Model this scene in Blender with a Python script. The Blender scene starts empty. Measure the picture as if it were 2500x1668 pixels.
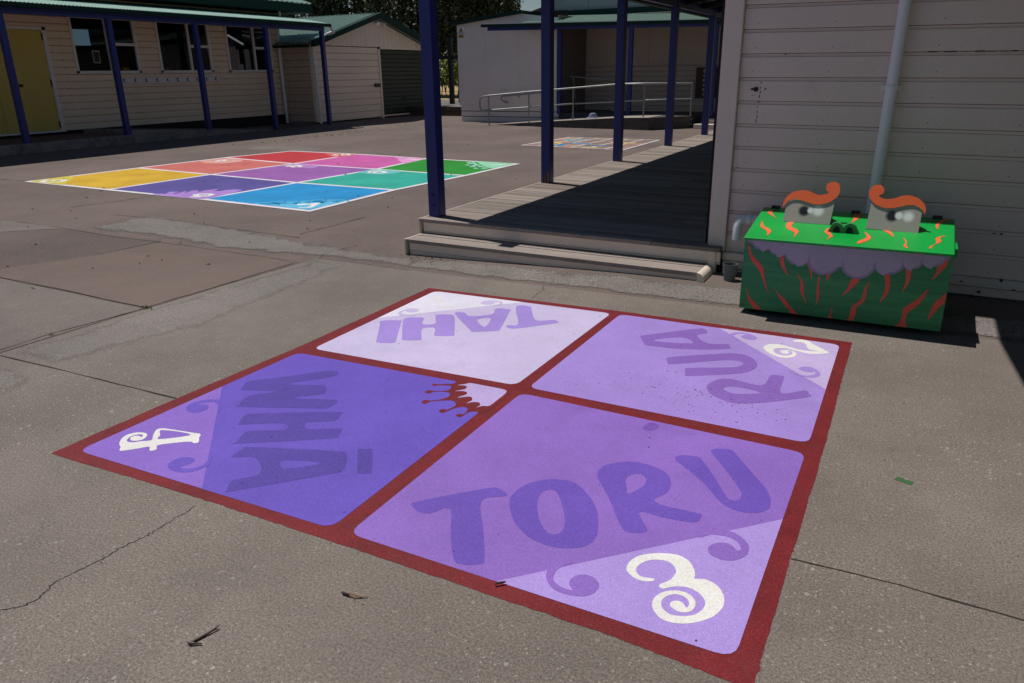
import bpy, math, random
from mathutils import Vector, Matrix, geometry
U = 1.4            # metres per layout unit
random.seed(7)
SC = bpy.context.scene
COL = SC.collection
# ---------------------------------------------------------------- camera
cam_d = bpy.data.cameras.new('camera'); cam = bpy.data.objects.new('camera', cam_d); COL.objects.link(cam)
cam_d.sensor_width = 36; cam_d.lens = 26.571; cam_d.clip_start = .05; cam_d.clip_end = 500
RR, UU, FF = ([0.8867698, 0.4620085, -0.0136921], [-0.1437245, 0.3037743, 0.941841], [-0.4392979, 0.8332282, -0.3357798])
cam.matrix_world = Matrix(((RR[0], UU[0], -FF[0], 0), (RR[1], UU[1], -FF[1], 0), (RR[2], UU[2], -FF[2], U), (0, 0, 0, 1)))
SC.camera = cam
# ---------------------------------------------------------------- light
SUN = Vector((-.365, .085, 1)).normalized()
EL = math.asin(SUN.z); AZ = math.atan2(SUN.x, SUN.y)
w = bpy.data.worlds.new('World'); SC.world = w; w.use_nodes = True
nt = w.node_tree
sk = nt.nodes.new('ShaderNodeTexSky'); sk.sky_type = 'NISHITA'; sk.sun_disc = False
sk.sun_elevation = EL; sk.sun_rotation = AZ; sk.air_density = 1.0; sk.dust_density = .1; sk.ozone_density = 2.0
bg = nt.nodes['Background']; nt.links.new(sk.outputs[0], bg.inputs[0]); bg.inputs[1].default_value = .056
sd = bpy.data.lights.new('sun', 'SUN'); sd.energy = 4.9; sd.angle = math.radians(.5); sd.color = (1, .955, .885)
so = bpy.data.objects.new('sun', sd); COL.objects.link(so); so.rotation_euler = SUN.to_track_quat('Z', 'Y').to_euler(); so.location = (-8, 4, 20)
SC.view_settings.view_transform = 'Standard'; SC.view_settings.look = 'None'
SC.view_settings.exposure = -.40; SC.view_settings.gamma = 1
KX = .99           # sunlit horizontal white renders at this linear value
# ---------------------------------------------------------------- materials
def lin(c):
    c /= 255.; return c/12.92 if c <= .04045 else ((c+.055)/1.055)**2.4
def S(r, g, b): return tuple(min(.85, lin(x)/KX) for x in (r, g, b))
MC = {}
def N(nt, t, **k):
    n = nt.nodes.new('ShaderNode'+t)
    for a, v in k.items(): setattr(n, a, v)
    return n
def mixc(nt, fac, a, b, mode='MIX'):
    n = N(nt, 'Mix', data_type='RGBA', blend_type=mode)
    for sock, v in ((n.inputs[0], fac), (n.inputs[6], a), (n.inputs[7], b)):
        if hasattr(v, 'is_linked'): nt.links.new(v, sock)
        elif isinstance(v, (int, float)): sock.default_value = v
        else: sock.default_value = (*v, 1) if len(v) == 3 else v
    return n.outputs[2]
def ramp(nt, src, a, b, lo=0., hi=1.):
    n = N(nt, 'MapRange'); nt.links.new(src, n.inputs[0])
    for i, v in enumerate((a, b, lo, hi)): n.inputs[i+1].default_value = v
    return n.outputs[0]
def noise(nt, co, sc, det=4, rough=.6, stretch=None):
    if stretch:
        m = N(nt, 'Mapping'); nt.links.new(co, m.inputs[0]); m.inputs[3].default_value = stretch; co = m.outputs[0]
    n = N(nt, 'TexNoise'); nt.links.new(co, n.inputs[0]); n.inputs['Scale'].default_value = sc
    n.inputs['Detail'].default_value = det; n.inputs['Roughness'].default_value = rough
    return n.outputs['Fac']
def mat(name, col, rough=.6, var=.12, scale=3., fine=0., fscale=120., bump=0., bscale=200., spec=.4, metal=0., stretch=None, dirt=None, tint=False, speck=0., wear=0.):
    key = name
    if key in MC: return MC[key]
    m = bpy.data.materials.new(name); m.use_nodes = True; nt = m.node_tree; p = nt.nodes['Principled BSDF']
    co = N(nt, 'TexCoord').outputs['Object']
    n1 = noise(nt, co, scale, 6, .65, stretch)
    c = mixc(nt, ramp(nt, n1, .3, .7), tuple(x*(1-var) for x in col), tuple(min(.9, x*(1+var)) for x in col))
    if fine:
        n2 = noise(nt, co, fscale, 3, .7)
        g = ramp(nt, n2, .3, .7, 1-fine, 1+fine)
        cb = N(nt, 'CombineColor')
        for i in range(3): nt.links.new(g, cb.inputs[i])
        c = mixc(nt, 1., c, cb.outputs[0], 'MULTIPLY')
    if speck:
        v = N(nt, 'TexVoronoi'); nt.links.new(co, v.inputs[0]); v.inputs['Scale'].default_value = 330
        sx = N(nt, 'SeparateColor'); nt.links.new(v.outputs['Color'], sx.inputs[0])
        a = ramp(nt, sx.outputs[0], .84, .88, 0, speck); b2 = ramp(nt, v.outputs['Distance'], .25, .4, 1, 0)
        mm = N(nt, 'Math', operation='MULTIPLY'); nt.links.new(a, mm.inputs[0]); nt.links.new(b2, mm.inputs[1])
        c = mixc(nt, mm.outputs[0], c, tuple(min(.85, x*1.7+.22) for x in col))
    if dirt:
        dc, lo, hi, ds, am = dirt
        nd = noise(nt, co, ds, 8, .7, stretch)
        c = mixc(nt, ramp(nt, nd, lo, hi, 0, am), c, dc)
    if wear:
        nw = noise(nt, co, 70, 5, .75); nl = noise(nt, co, 1.7, 4, .6)
        mw = N(nt, 'Math', operation='MULTIPLY'); nt.links.new(ramp(nt, nw, .60, .66, 0, wear), mw.inputs[0]); nt.links.new(ramp(nt, nl, .46, .66, 0.06, 1), mw.inputs[1])
        c = mixc(nt, mw.outputs[0], c, (.2, .17, .15))
    if tint:
        at = N(nt, 'Attribute', attribute_name='tint')
        c = mixc(nt, 1., c, at.outputs['Color'], 'MULTIPLY')
    nt.links.new(c, p.inputs['Base Color'])
    p.inputs['Roughness'].default_value = rough; p.inputs['Metallic'].default_value = metal
    p.inputs['Specular IOR Level'].default_value = spec
    if bump:
        nb = noise(nt, co, bscale, 3, .6, stretch)
        b = N(nt, 'Bump'); b.inputs['Strength'].default_value = bump; b.inputs['Distance'].default_value = .003
        nt.links.new(nb, b.inputs['Height']); nt.links.new(b.outputs[0], p.inputs['Normal'])
    MC[key] = m
    return m
def pavement(name, col, stone=.35, stain=(.5, .42, .36), red=.0, agg=.5, soft=False, big=0.):
    """exposed-aggregate paving: stains, sand speckle, scattered pale stones, hairline wear"""
    m = bpy.data.materials.new(name); m.use_nodes = True; nt = m.node_tree; p = nt.nodes['Principled BSDF']
    co = N(nt, 'TexCoord').outputs['Object']
    n0 = noise(nt, co, .55, 8, .62); n1 = noise(nt, co, 2.6, 8, .7); n2 = noise(nt, co, 125, 3, .75); n3 = noise(nt, co, 260, 2, .7)
    c = mixc(nt, ramp(nt, n0, .35, .66), tuple(x*.80 for x in col), tuple(x*1.17 for x in col))
    nm_ = ramp(nt, noise(nt, co, .9, 5, .6), .38, .6, .12, 1.)
    c = mixc(nt, ramp(nt, n1, .48, .74, 0, .7), c, tuple(col[i]*(1.22, 1.05, .95)[i] if red else col[i]*.72 for i in range(3)))
    def mulg(c, src, lo, hi, a, b):
        g = ramp(nt, src, lo, hi, a, b); cb = N(nt, 'CombineColor')
        for i in range(3): nt.links.new(g, cb.inputs[i])
        return mixc(nt, 1., c, cb.outputs[0], 'MULTIPLY')
    c = mulg(c, n2, .3, .7, 1-agg, 1+agg); c = mulg(c, n3, .3, .7, 1-agg*.7, 1+agg*.7)
    for sc, thr, amt in ((36, .84, big), (48, .86, big*.8), (110, .91, stone), (75, .955, .5), (190, .88, stone*.8), (52, .95, stone*.8)):
        v = N(nt, 'TexVoronoi'); nt.links.new(co, v.inputs[0]); v.inputs['Scale'].default_value = sc
        sx = N(nt, 'SeparateColor'); nt.links.new(v.outputs['Color'], sx.inputs[0])
        a = ramp(nt, sx.outputs[0], thr, thr+.03, 0, amt); b2 = ramp(nt, v.outputs['Distance'], .22, .42, 1, 0)
        mm = N(nt, 'Math', operation='MULTIPLY'); nt.links.new(a, mm.inputs[0]); nt.links.new(b2, mm.inputs[1])
        m3 = N(nt, 'Math', operation='MULTIPLY'); nt.links.new(mm.outputs[0], m3.inputs[0]); nt.links.new(nm_, m3.inputs[1])
        f = m3.outputs[0]
        if sc == 75: c = mixc(nt, f, c, tuple(x*.4 for x in col))
        else: c = mixc(nt, f, c, (.52, .49, .46))
    if soft:
        at = N(nt, 'Attribute', attribute_name='tint'); sp = N(nt, 'SeparateColor'); nt.links.new(at.outputs['Color'], sp.inputs[0])
        ns = noise(nt, co, 55, 6, .75); nl = noise(nt, co, 5, 4, .6)
        a1 = N(nt, 'Math', operation='ADD'); nt.links.new(sp.outputs[0], a1.inputs[0]); nt.links.new(ramp(nt, ns, .25, .75, -.55, .55), a1.inputs[1])
        a2 = N(nt, 'Math', operation='ADD'); nt.links.new(a1.outputs[0], a2.inputs[0]); nt.links.new(ramp(nt, nl, .3, .7, -.35, .35), a2.inputs[1])
        nt.links.new(ramp(nt, a2.outputs[0], .45, .6), p.inputs['Alpha'])
    nt.links.new(c, p.inputs['Base Color']); p.inputs['Roughness'].default_value = .85; p.inputs['Specular IOR Level'].default_value = .25
    b = N(nt, 'Bump'); b.inputs['Strength'].default_value = .45; b.inputs['Distance'].default_value = .004
    nt.links.new(n2, b.inputs['Height']); nt.links.new(b.outputs[0], p.inputs['Normal'])
    return m
# ---------------------------------------------------------------- mesh building (layout units, scaled by U on build)
def crom(p, n=4):
    r = []; L = len(p)
    for i in range(L):
        a, b, c, d = (Vector(p[(i+k-1) % L]) for k in range(4))
        for k in range(n):
            t = k/n
            r.append(tuple(.5*((2*b)+(c-a)*t+(2*a-5*b+4*c-d)*t*t+(3*b-a-3*c+d)*t**3)))
    return r
class MB:
    def __init__(s): s.v = []; s.f = []; s.t = []; s.smooth = False
    def add(s, pts, faces, tint=None):
        o = len(s.v); s.v += [tuple(p) for p in pts]
        for f in faces: s.f.append(tuple(o+i for i in f)); s.t.append(tint)
        return s
    def box(s, x0, x1, y0, y1, z0, z1, tint=None):
        P = [(x, y, z) for z in (z0, z1) for y in (y0, y1) for x in (x0, x1)]
        return s.add(P, [(0, 2, 3, 1), (4, 5, 7, 6), (0, 1, 5, 4), (2, 6, 7, 3), (0, 4, 6, 2), (1, 3, 7, 5)], tint)
    def quad(s, a, b, c, d, tint=None): return s.add([a, b, c, d], [(0, 1, 2, 3)], tint)
    def poly(s, outer, holes=(), fn=None, flip=False):
        fn = fn or (lambda p: p)
        rings = [outer]+list(holes)
        flat = [p for r in rings for p in r]
        tri = geometry.tessellate_polygon([[Vector((p[0], p[1], 0)) for p in r] for r in rings])
        fs = []
        for t in tri:
            a, b, c = (Vector(flat[i]) for i in t)
            cr = (b-a).x*(c-a).y-(b-a).y*(c-a).x
            if abs(cr) < 1e-12: continue
            fs.append(tuple(t) if (cr > 0) != flip else tuple(reversed(t)))
        return s.add([fn(p) for p in flat], fs)
    def prism(s, outer, f0, f1, holes=()):
        """extrude a 2D outline: f0 and f1 place it in space"""
        s.poly(outer, holes, f0, True); s.poly(outer, holes, f1)
        for r in [outer]+list(holes):
            n = len(r); s.add([f0(p) for p in r]+[f1(p) for p in r], [(i, (i+1) % n, n+(i+1) % n, n+i) for i in range(n)])
        return s
    def tube(s, path, r, n=10, caps=True, tint=None):
        s.smooth = True
        P = [Vector(p) for p in path]; rings = []
        rr = r if isinstance(r, (list, tuple)) else [r]*len(P)
        up = None
        for i, p in enumerate(P):
            d = (P[min(i+1, len(P)-1)]-P[max(i-1, 0)]).normalized()
            if up is None: up = Vector((0, 0, 1)) if abs(d.z) < .9 else Vector((1, 0, 0))
            a = d.cross(up).normalized(); b = a.cross(d).normalized(); up = b
            rings.append([p+(a*math.cos(t)+b*math.sin(t))*rr[i] for t in [2*math.pi*k/n for k in range(n)]])
        pts = [q for g in rings for q in g]
        fs = [(i*n+k, i*n+(k+1) % n, (i+1)*n+(k+1) % n, (i+1)*n+k) for i in range(len(P)-1) for k in range(n)]
        if caps: fs += [tuple(reversed(range(n))), tuple(range((len(P)-1)*n, len(P)*n))]
        return s.add(pts, fs, tint)
    def cyl(s, a, b, r, n=12, r2=None): return s.tube([a, b], [r, r if r2 is None else r2], n)
    def lathe(s, c, prof, n=20):
        s.smooth = True
        pts = [(c[0]+r*math.cos(2*math.pi*k/n), c[1]+r*math.sin(2*math.pi*k/n), c[2]+z) for r, z in prof for k in range(n)]
        return s.add(pts, [(i*n+k, i*n+(k+1) % n, (i+1)*n+(k+1) % n, (i+1)*n+k) for i in range(len(prof)-1) for k in range(n)])
    def strip(s, path, wd, z):
        """flat ribbon along a ground path; wd scalar or list"""
        P = [Vector((p[0], p[1], 0)) for p in path]; L = []
        for i, p in enumerate(P):
            d = (P[min(i+1, len(P)-1)]-P[max(i-1, 0)]).normalized(); n = Vector((-d.y, d.x, 0))
            ww = wd[i] if isinstance(wd, (list, tuple)) else wd
            L.append((p+n*ww/2, p-n*ww/2))
        pts = []
        for a, b in L: pts += [(a.x, a.y, z), (b.x, b.y, z)]
        return s.add(pts, [(2*i+1, 2*i+3, 2*i+2, 2*i) for i in range(len(P)-1)])
    def build(s, name, m, parent=None, label=None, cat=None, group=None, kind=None, bevel=0, origin=None):
        me = bpy.data.meshes.new(name)
        V = [Vector(p)*U for p in s.v]
        if parent is not None:
            o0 = WORLD[parent.name]
        else:
            if origin: o0 = Vector(origin)*U
            else:
                xs, ys, zs = zip(*V); o0 = Vector(((min(xs)+max(xs))/2, (min(ys)+max(ys))/2, min(zs)))
        me.from_pydata([v-o0 for v in V], [], s.f); me.update()
        ms = m if isinstance(m, (list, tuple)) else [m]
        for x in ms: me.materials.append(x)
        if any(t is not None for t in s.t):
            at = me.color_attributes.new('tint', 'FLOAT_COLOR', 'CORNER'); k = 0
            for f, t in zip(s.f, s.t):
                t = t or (1, 1, 1)
                for q in range(len(f)): at.data[k].color = (*(t[q] if isinstance(t[0], tuple) else t), 1); k += 1
        if s.smooth:
            for p in me.polygons: p.use_smooth = True
            try: me.set_sharp_from_angle(angle=math.radians(40))
            except Exception: pass
        o = bpy.data.objects.new(name, me); COL.objects.link(o)
        if parent is not None:
            o.parent = parent; WORLD[o.name] = o0
        else:
            o.location = o0; WORLD[o.name] = o0
        if bevel:
            b = o.modifiers.new('bevel', 'BEVEL'); b.width = bevel*U; b.segments = 2; b.limit_method = 'ANGLE'; b.angle_limit = math.radians(35)
        tag(o, label, cat, group, kind)
        return o
WORLD = {}
def tag(o, label=None, cat=None, group=None, kind=None):
    for k, v in (('label', label), ('category', cat), ('group', group), ('kind', kind)):
        if v: o[k] = v
    return o
def thing(name, loc, label, cat, group=None):
    o = bpy.data.objects.new(name, None); COL.objects.link(o); o.empty_display_size = .2
    o.location = Vector(loc)*U; WORLD[o.name] = o.location.copy()
    return tag(o, label, cat, group)
def siding(mb, P, a0, a1, z0, z1, h, dep=.012, cove=.17, openings=(), zfun=None, phase=0.):
    """rusticated weatherboards; P(a, out, z) places a point on the wall"""
    rows = []; z = z0-phase
    while z < z1-1e-6:
        for q0, q1, d0, d1 in (((0, 1-cove, 0, 0), (1-cove, 1-cove+.03, 0, -dep*.8), (1-cove+.03, .955, -dep*.8, -dep), (.955, .957, -dep, -dep*2.6), (.957, .975, -dep*2.6, -dep*2.6), (.975, .977, -dep*2.6, -dep*.3), (.977, 1, -dep*.3, 0)) if cove > .145 else ((0, 1-cove, 0, 0), (1-cove, 1-cove+.004, 0, -dep*2), (1-cove+.004, .996, -dep*2, -dep*2), (.996, 1, -dep*2, 0))):
            lo, hi = z+q0*h, z+q1*h
            if hi <= z0+1e-5 or lo >= z1-1e-5: continue
            if min(hi, z1)-max(lo, z0) > 1e-6: rows.append((max(lo, z0), min(hi, z1), d0, d1))
        z += h
    cuts = sorted({a0, a1, *[o[0] for o in openings], *[o[1] for o in openings]})
    zc = sorted({o[2] for o in openings} | {o[3] for o in openings})
    for lo, hi, d0, d1 in rows:
        segs = [lo]+[c for c in zc if lo < c < hi]+[hi]
        for s0, s1 in zip(segs, segs[1:]):
            e0 = d0+(d1-d0)*(s0-lo)/(hi-lo); e1 = d0+(d1-d0)*(s1-lo)/(hi-lo)
            for c0, c1 in zip(cuts, cuts[1:]):
                mid = (c0+c1)/2; zm = (s0+s1)/2
                if mid < a0 or mid > a1 or any(o[0] < mid < o[1] and o[2] < zm < o[3] for o in openings): continue
                mb.quad(P(c0, e0, s0), P(c1, e0, s0), P(c1, e1, s1), P(c0, e1, s1))
    return mb
def corrugated(mb, A, B, C, n, amp, rib=False):
    """sheet from edge A->B (n waves) sweeping to A->C"""
    A, B, C = Vector(A), Vector(B), Vector(C); e = (B-A); up = e.cross(C-A).normalized()
    if up.z < 0: up = -up
    prof = []
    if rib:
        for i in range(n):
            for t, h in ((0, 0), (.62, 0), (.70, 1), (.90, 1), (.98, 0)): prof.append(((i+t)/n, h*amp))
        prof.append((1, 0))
    else:
        k = n*6
        prof = [(i/k, amp*(.5+.5*math.sin(2*math.pi*i/6))) for i in range(k+1)]
        mb.smooth = True
    pts = [A+e*t+up*h for t, h in prof]; pts += [p+(C-A) for p in pts]; L = len(prof)
    if rib:
        for i in range(L-1):
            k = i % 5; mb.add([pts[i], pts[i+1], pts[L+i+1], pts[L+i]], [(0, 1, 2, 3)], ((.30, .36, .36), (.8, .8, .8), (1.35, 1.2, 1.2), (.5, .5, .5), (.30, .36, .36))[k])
    else: mb.add(pts, [(i, i+1, L+i+1, L+i) for i in range(L-1)])
    return mb
# traced outlines in layout units
D={
'border':[(-2.0441,3.0041),(-1.0869,3.0371),(-0.1173,3.0321),(-0.112,2.054),(-0.117,1.4402),(-0.117,1.086),(-0.414,1.1018),(-0.7148,1.1031),(-1.0834,1.1051),(-1.4868,1.1019),(-2.0538,1.085),(-2.0503,1.5243),(-2.0325,2.0679)],
'tahi':[(-1.9295,2.077),(-1.9457,2.079),(-1.9574,2.0857),(-1.9646,2.0972),(-1.9672,2.1133),(-1.9835,2.9293),(-1.9815,2.9456),(-1.9748,2.9573),(-1.9633,2.9645),(-1.9472,2.9673),(-1.1213,2.9887),(-1.1051,2.9868),(-1.0936,2.9802),(-1.0868,2.9688),(-1.0846,2.9527),(-1.0919,2.1303),(-1.0943,2.1141),(-1.1014,2.1024),(-1.113,2.0952),(-1.1292,2.0926)],
'rua':[(-1.0442,2.9569),(-1.0419,2.9731),(-1.035,2.9845),(-1.0234,2.9913),(-1.0072,2.9934),(-0.193,2.9821),(-0.1768,2.9796),(-0.1652,2.9725),(-0.1582,2.9608),(-0.1559,2.9446),(-0.1533,2.1159),(-0.1556,2.0998),(-0.1625,2.0883),(-0.174,2.0816),(-0.1902,2.0795),(-1.0072,2.0937),(-1.0234,2.0963),(-1.035,2.1034),(-1.0419,2.1151),(-1.0442,2.1313)],
'toru':[(-1.0452,2.0054),(-1.043,2.0215),(-1.0361,2.0329),(-1.0246,2.0394),(-1.0084,2.0412),(-0.1902,2.0149),(-0.174,2.0121),(-0.1625,2.0047),(-0.1557,1.993),(-0.1535,1.9767),(-0.16,1.1808),(-0.1624,1.1646),(-0.1695,1.1531),(-0.1811,1.1462),(-0.1973,1.1439),(-1.0027,1.1462),(-1.0189,1.1486),(-1.0305,1.1555),(-1.0375,1.1671),(-1.0399,1.1833)],
'wha':[(-1.9599,1.1287),(-1.9761,1.1307),(-1.9876,1.1374),(-1.9944,1.1489),(-1.9965,1.165),(-1.9887,1.9793),(-1.9862,1.9956),(-1.9791,2.0073),(-1.9675,2.0146),(-1.9513,2.0173),(-1.1348,2.04),(-1.1186,2.0381),(-1.107,2.0315),(-1.0999,2.0201),(-1.0975,2.004),(-1.0904,1.1814),(-1.0926,1.1652),(-1.0994,1.1535),(-1.1109,1.1463),(-1.1271,1.1437)],
'tahi_c':[(-1.9749,2.4966),(-1.9835,2.9293),(-1.9815,2.9456),(-1.9748,2.9573),(-1.9633,2.9645),(-1.9472,2.9673),(-1.5065,2.9787)],
'rua_c':[(-0.6173,2.988),(-0.193,2.9821),(-0.1768,2.9796),(-0.1652,2.9725),(-0.1582,2.9608),(-0.1559,2.9446),(-0.1545,2.5044)],
'toru_c':[(-0.1562,1.6481),(-0.16,1.1808),(-0.1624,1.1646),(-0.1695,1.1531),(-0.1811,1.1462),(-0.1973,1.1439),(-0.6488,1.1452)],
'wha_c':[(-1.9599,1.1287),(-1.9761,1.1307),(-1.9876,1.1374),(-1.9944,1.1489),(-1.9965,1.165),(-1.9919,1.6488),(-1.5065,1.1369)],
't_I':([(-1.9355,2.4727),(-1.8636,2.5132),(-1.845,2.4881),(-1.7321,2.295),(-1.7251,2.2635),(-1.7858,2.2405),(-1.8075,2.2691),(-1.9054,2.42)],[]),
't_H':([(-1.8176,2.4613),(-1.8644,2.5472),(-1.8047,2.5844),(-1.7842,2.5709),(-1.7492,2.5109),(-1.7069,2.5396),(-1.7566,2.6209),(-1.7636,2.6506),(-1.7103,2.6755),(-1.6748,2.6452),(-1.5636,2.4645),(-1.5557,2.4358),(-1.6154,2.4076),(-1.6336,2.4213),(-1.6766,2.4908),(-1.7167,2.4591),(-1.6514,2.3567),(-1.6458,2.3358),(-1.7058,2.3094),(-1.7226,2.323)],[]),
't_A':([(-1.7046,2.6972),(-1.6727,2.7265),(-1.6243,2.6921),(-1.5511,2.757),(-1.5743,2.836),(-1.5123,2.855),(-1.4976,2.8227),(-1.4229,2.5973),(-1.4224,2.5682),(-1.5038,2.5174),(-1.5224,2.5252)],[[(-1.571,2.6617),(-1.5274,2.7049),(-1.4947,2.5913)]]),
't_T':([(-1.5069,2.9025),(-1.4521,2.9305),(-1.4298,2.9034),(-1.341,2.7626),(-1.2741,2.7985),(-1.245,2.7829),(-1.244,2.7656),(-1.2976,2.7012),(-1.3667,2.6259),(-1.3998,2.6231),(-1.4154,2.6329),(-1.4161,2.6542),(-1.3857,2.686)],[]),
't_s1':([(-1.9328,2.5907),(-1.9414,2.6166),(-1.9382,2.6441),(-1.9333,2.6657),(-1.9155,2.6811),(-1.8893,2.68),(-1.8738,2.6655),(-1.8711,2.6451),(-1.8827,2.6294),(-1.9028,2.626),(-1.9277,2.6334),(-1.9306,2.6174),(-1.9236,2.6035),(-1.9061,2.5947),(-1.8806,2.5982),(-1.8555,2.6141),(-1.8509,2.5953),(-1.8989,2.5687),(-1.9183,2.5764)],[]),
't_s2':([(-1.6836,2.8883),(-1.6831,2.9118),(-1.6694,2.9369),(-1.6451,2.9482),(-1.6147,2.9482),(-1.5906,2.9315),(-1.5801,2.9043),(-1.5896,2.8818),(-1.6072,2.8646),(-1.5957,2.888),(-1.5958,2.9107),(-1.609,2.9275),(-1.6284,2.9278),(-1.6226,2.9074),(-1.629,2.8843),(-1.6495,2.872),(-1.6709,2.8758)],[]),
't_n':([(-1.9311,2.8683),(-1.9092,2.8979),(-1.8553,2.8272),(-1.7996,2.7751),(-1.7518,2.82),(-1.7411,2.8023),(-1.7951,2.746),(-1.8594,2.8067),(-1.8986,2.8497)],[]),
'r_A':([(-0.8684,2.743),(-0.8615,2.7715),(-0.6994,2.9366),(-0.6635,2.9469),(-0.6481,2.9235),(-0.6476,2.8957),(-0.6734,2.856),(-0.6117,2.783),(-0.5439,2.8072),(-0.5335,2.7925),(-0.5279,2.7565),(-0.6639,2.6862),(-0.8098,2.6615),(-0.834,2.6817)],[[(-0.8122,2.7242),(-0.722,2.8121),(-0.6649,2.7578)]]),
'r_U':([(-0.6987,2.577),(-0.5563,2.6812),(-0.4895,2.7184),(-0.4419,2.7082),(-0.4039,2.6555),(-0.3971,2.6043),(-0.416,2.549),(-0.4609,2.5066),(-0.588,2.4265),(-0.604,2.4348),(-0.6159,2.4781),(-0.6078,2.5003),(-0.4747,2.5706),(-0.448,2.6053),(-0.4455,2.6254),(-0.4564,2.6409),(-0.4794,2.644),(-0.5304,2.6197),(-0.6681,2.5122),(-0.6881,2.5113),(-0.6997,2.5407)],[]),
'r_R':([(-0.5092,2.3495),(-0.5096,2.3896),(-0.4924,2.4331),(-0.4509,2.4608),(-0.3499,2.4483),(-0.3374,2.5529),(-0.3027,2.5632),(-0.2932,2.552),(-0.2808,2.4088),(-0.2157,2.4659),(-0.198,2.4416),(-0.1978,2.4137),(-0.3195,2.3073),(-0.3987,2.265),(-0.4406,2.2759),(-0.4821,2.3019)],[[(-0.4582,2.3711),(-0.4369,2.3961),(-0.3862,2.3984),(-0.338,2.3826),(-0.3822,2.3529),(-0.4147,2.34),(-0.4447,2.3499)]]),
'r_s1':([(-0.5602,2.9249),(-0.5525,2.9463),(-0.5353,2.963),(-0.5121,2.9703),(-0.4862,2.9634),(-0.4646,2.9455),(-0.4534,2.9266),(-0.455,2.9053),(-0.4688,2.8941),(-0.4891,2.896),(-0.5058,2.9087),(-0.5127,2.9228),(-0.5066,2.9431),(-0.4986,2.954),(-0.5167,2.9525),(-0.5347,2.9405),(-0.54,2.9169),(-0.5334,2.8957),(-0.5109,2.8654),(-0.5244,2.8725),(-0.5472,2.903)],[]),
'r_s2':([(-0.2617,2.6599),(-0.2539,2.6792),(-0.2378,2.6908),(-0.22,2.6881),(-0.2008,2.6725),(-0.1883,2.6459),(-0.1865,2.6228),(-0.1958,2.601),(-0.2129,2.5892),(-0.2345,2.5867),(-0.2604,2.6007),(-0.2899,2.6244),(-0.269,2.6127),(-0.2433,2.6009),(-0.2232,2.6037),(-0.2079,2.6179),(-0.2033,2.636),(-0.2071,2.6531),(-0.2143,2.6416),(-0.2276,2.6379),(-0.2455,2.6429),(-0.257,2.6511)],[]),
'r_n':([(-0.1833,2.8725),(-0.2002,2.8522),(-0.2205,2.8395),(-0.2414,2.8314),(-0.2595,2.8301),(-0.2866,2.8389),(-0.314,2.8478),(-0.3335,2.8525),(-0.3551,2.8454),(-0.3681,2.8316),(-0.3718,2.814),(-0.3654,2.7922),(-0.3512,2.7743),(-0.3334,2.7675),(-0.3161,2.7746),(-0.3055,2.7899),(-0.3028,2.8095),(-0.3131,2.8294),(-0.321,2.8194),(-0.3141,2.8042),(-0.3205,2.7919),(-0.3335,2.7919),(-0.3471,2.807),(-0.3459,2.8232),(-0.3341,2.8319),(-0.3162,2.8373),(-0.3001,2.8294),(-0.2899,2.8095),(-0.2888,2.7888),(-0.2966,2.767),(-0.3143,2.7508),(-0.3355,2.7455),(-0.3592,2.7553),(-0.3858,2.7794),(-0.4036,2.8053),(-0.4113,2.8271),(-0.4097,2.8504),(-0.398,2.8723),(-0.3788,2.8846),(-0.3558,2.8857),(-0.3277,2.8764),(-0.2934,2.8607),(-0.2668,2.8576),(-0.2415,2.8621),(-0.2222,2.8695),(-0.2449,2.8743),(-0.262,2.8915),(-0.2702,2.9263),(-0.282,2.9436),(-0.2976,2.9462),(-0.3161,2.9408),(-0.3215,2.9516),(-0.3124,2.9693),(-0.2947,2.9811),(-0.2749,2.977),(-0.2573,2.9586),(-0.2307,2.9256),(-0.2054,2.8993)],[]),
'o_T':([(-0.9737,1.3103),(-0.973,1.332),(-0.8503,1.4625),(-0.8201,1.4739),(-0.7924,1.4627),(-0.7915,1.4487),(-0.8325,1.4045),(-0.7617,1.2902),(-0.7086,1.201),(-0.7033,1.187),(-0.7189,1.1735),(-0.7439,1.1627),(-0.7679,1.1698),(-0.8209,1.2422),(-0.884,1.3387),(-0.9153,1.3005),(-0.9416,1.2947),(-0.9634,1.3016)],[]),
'o_O':([(-0.7662,1.4285),(-0.7774,1.4612),(-0.7707,1.5178),(-0.7391,1.5639),(-0.701,1.585),(-0.6538,1.5846),(-0.602,1.5421),(-0.5645,1.4964),(-0.541,1.4475),(-0.5225,1.39),(-0.5279,1.3467),(-0.5573,1.3207),(-0.5974,1.3078),(-0.6534,1.316),(-0.7042,1.3472),(-0.7421,1.3881)],[[(-0.7048,1.4588),(-0.7159,1.5026),(-0.7033,1.528),(-0.6818,1.5228),(-0.6469,1.4767),(-0.615,1.4207),(-0.601,1.3792),(-0.6093,1.3544),(-0.6308,1.355),(-0.6636,1.3868),(-0.6884,1.4249)]]),
'o_R':([(-0.6254,1.6585),(-0.6248,1.7026),(-0.5913,1.7408),(-0.5512,1.7618),(-0.5026,1.7561),(-0.463,1.7382),(-0.4408,1.701),(-0.4332,1.6474),(-0.4519,1.5985),(-0.424,1.5814),(-0.3758,1.5844),(-0.3352,1.584),(-0.3287,1.5741),(-0.3321,1.5488),(-0.3531,1.5384),(-0.4113,1.5313),(-0.4673,1.5289),(-0.4309,1.4729),(-0.4277,1.4556),(-0.4433,1.4423),(-0.4721,1.4383),(-0.4983,1.4686),(-0.5542,1.5547),(-0.6047,1.6205)],[[(-0.5487,1.6622),(-0.5437,1.6888),(-0.5258,1.7037),(-0.5062,1.6926),(-0.496,1.6563),(-0.5174,1.597),(-0.5322,1.6236)]]),
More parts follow.
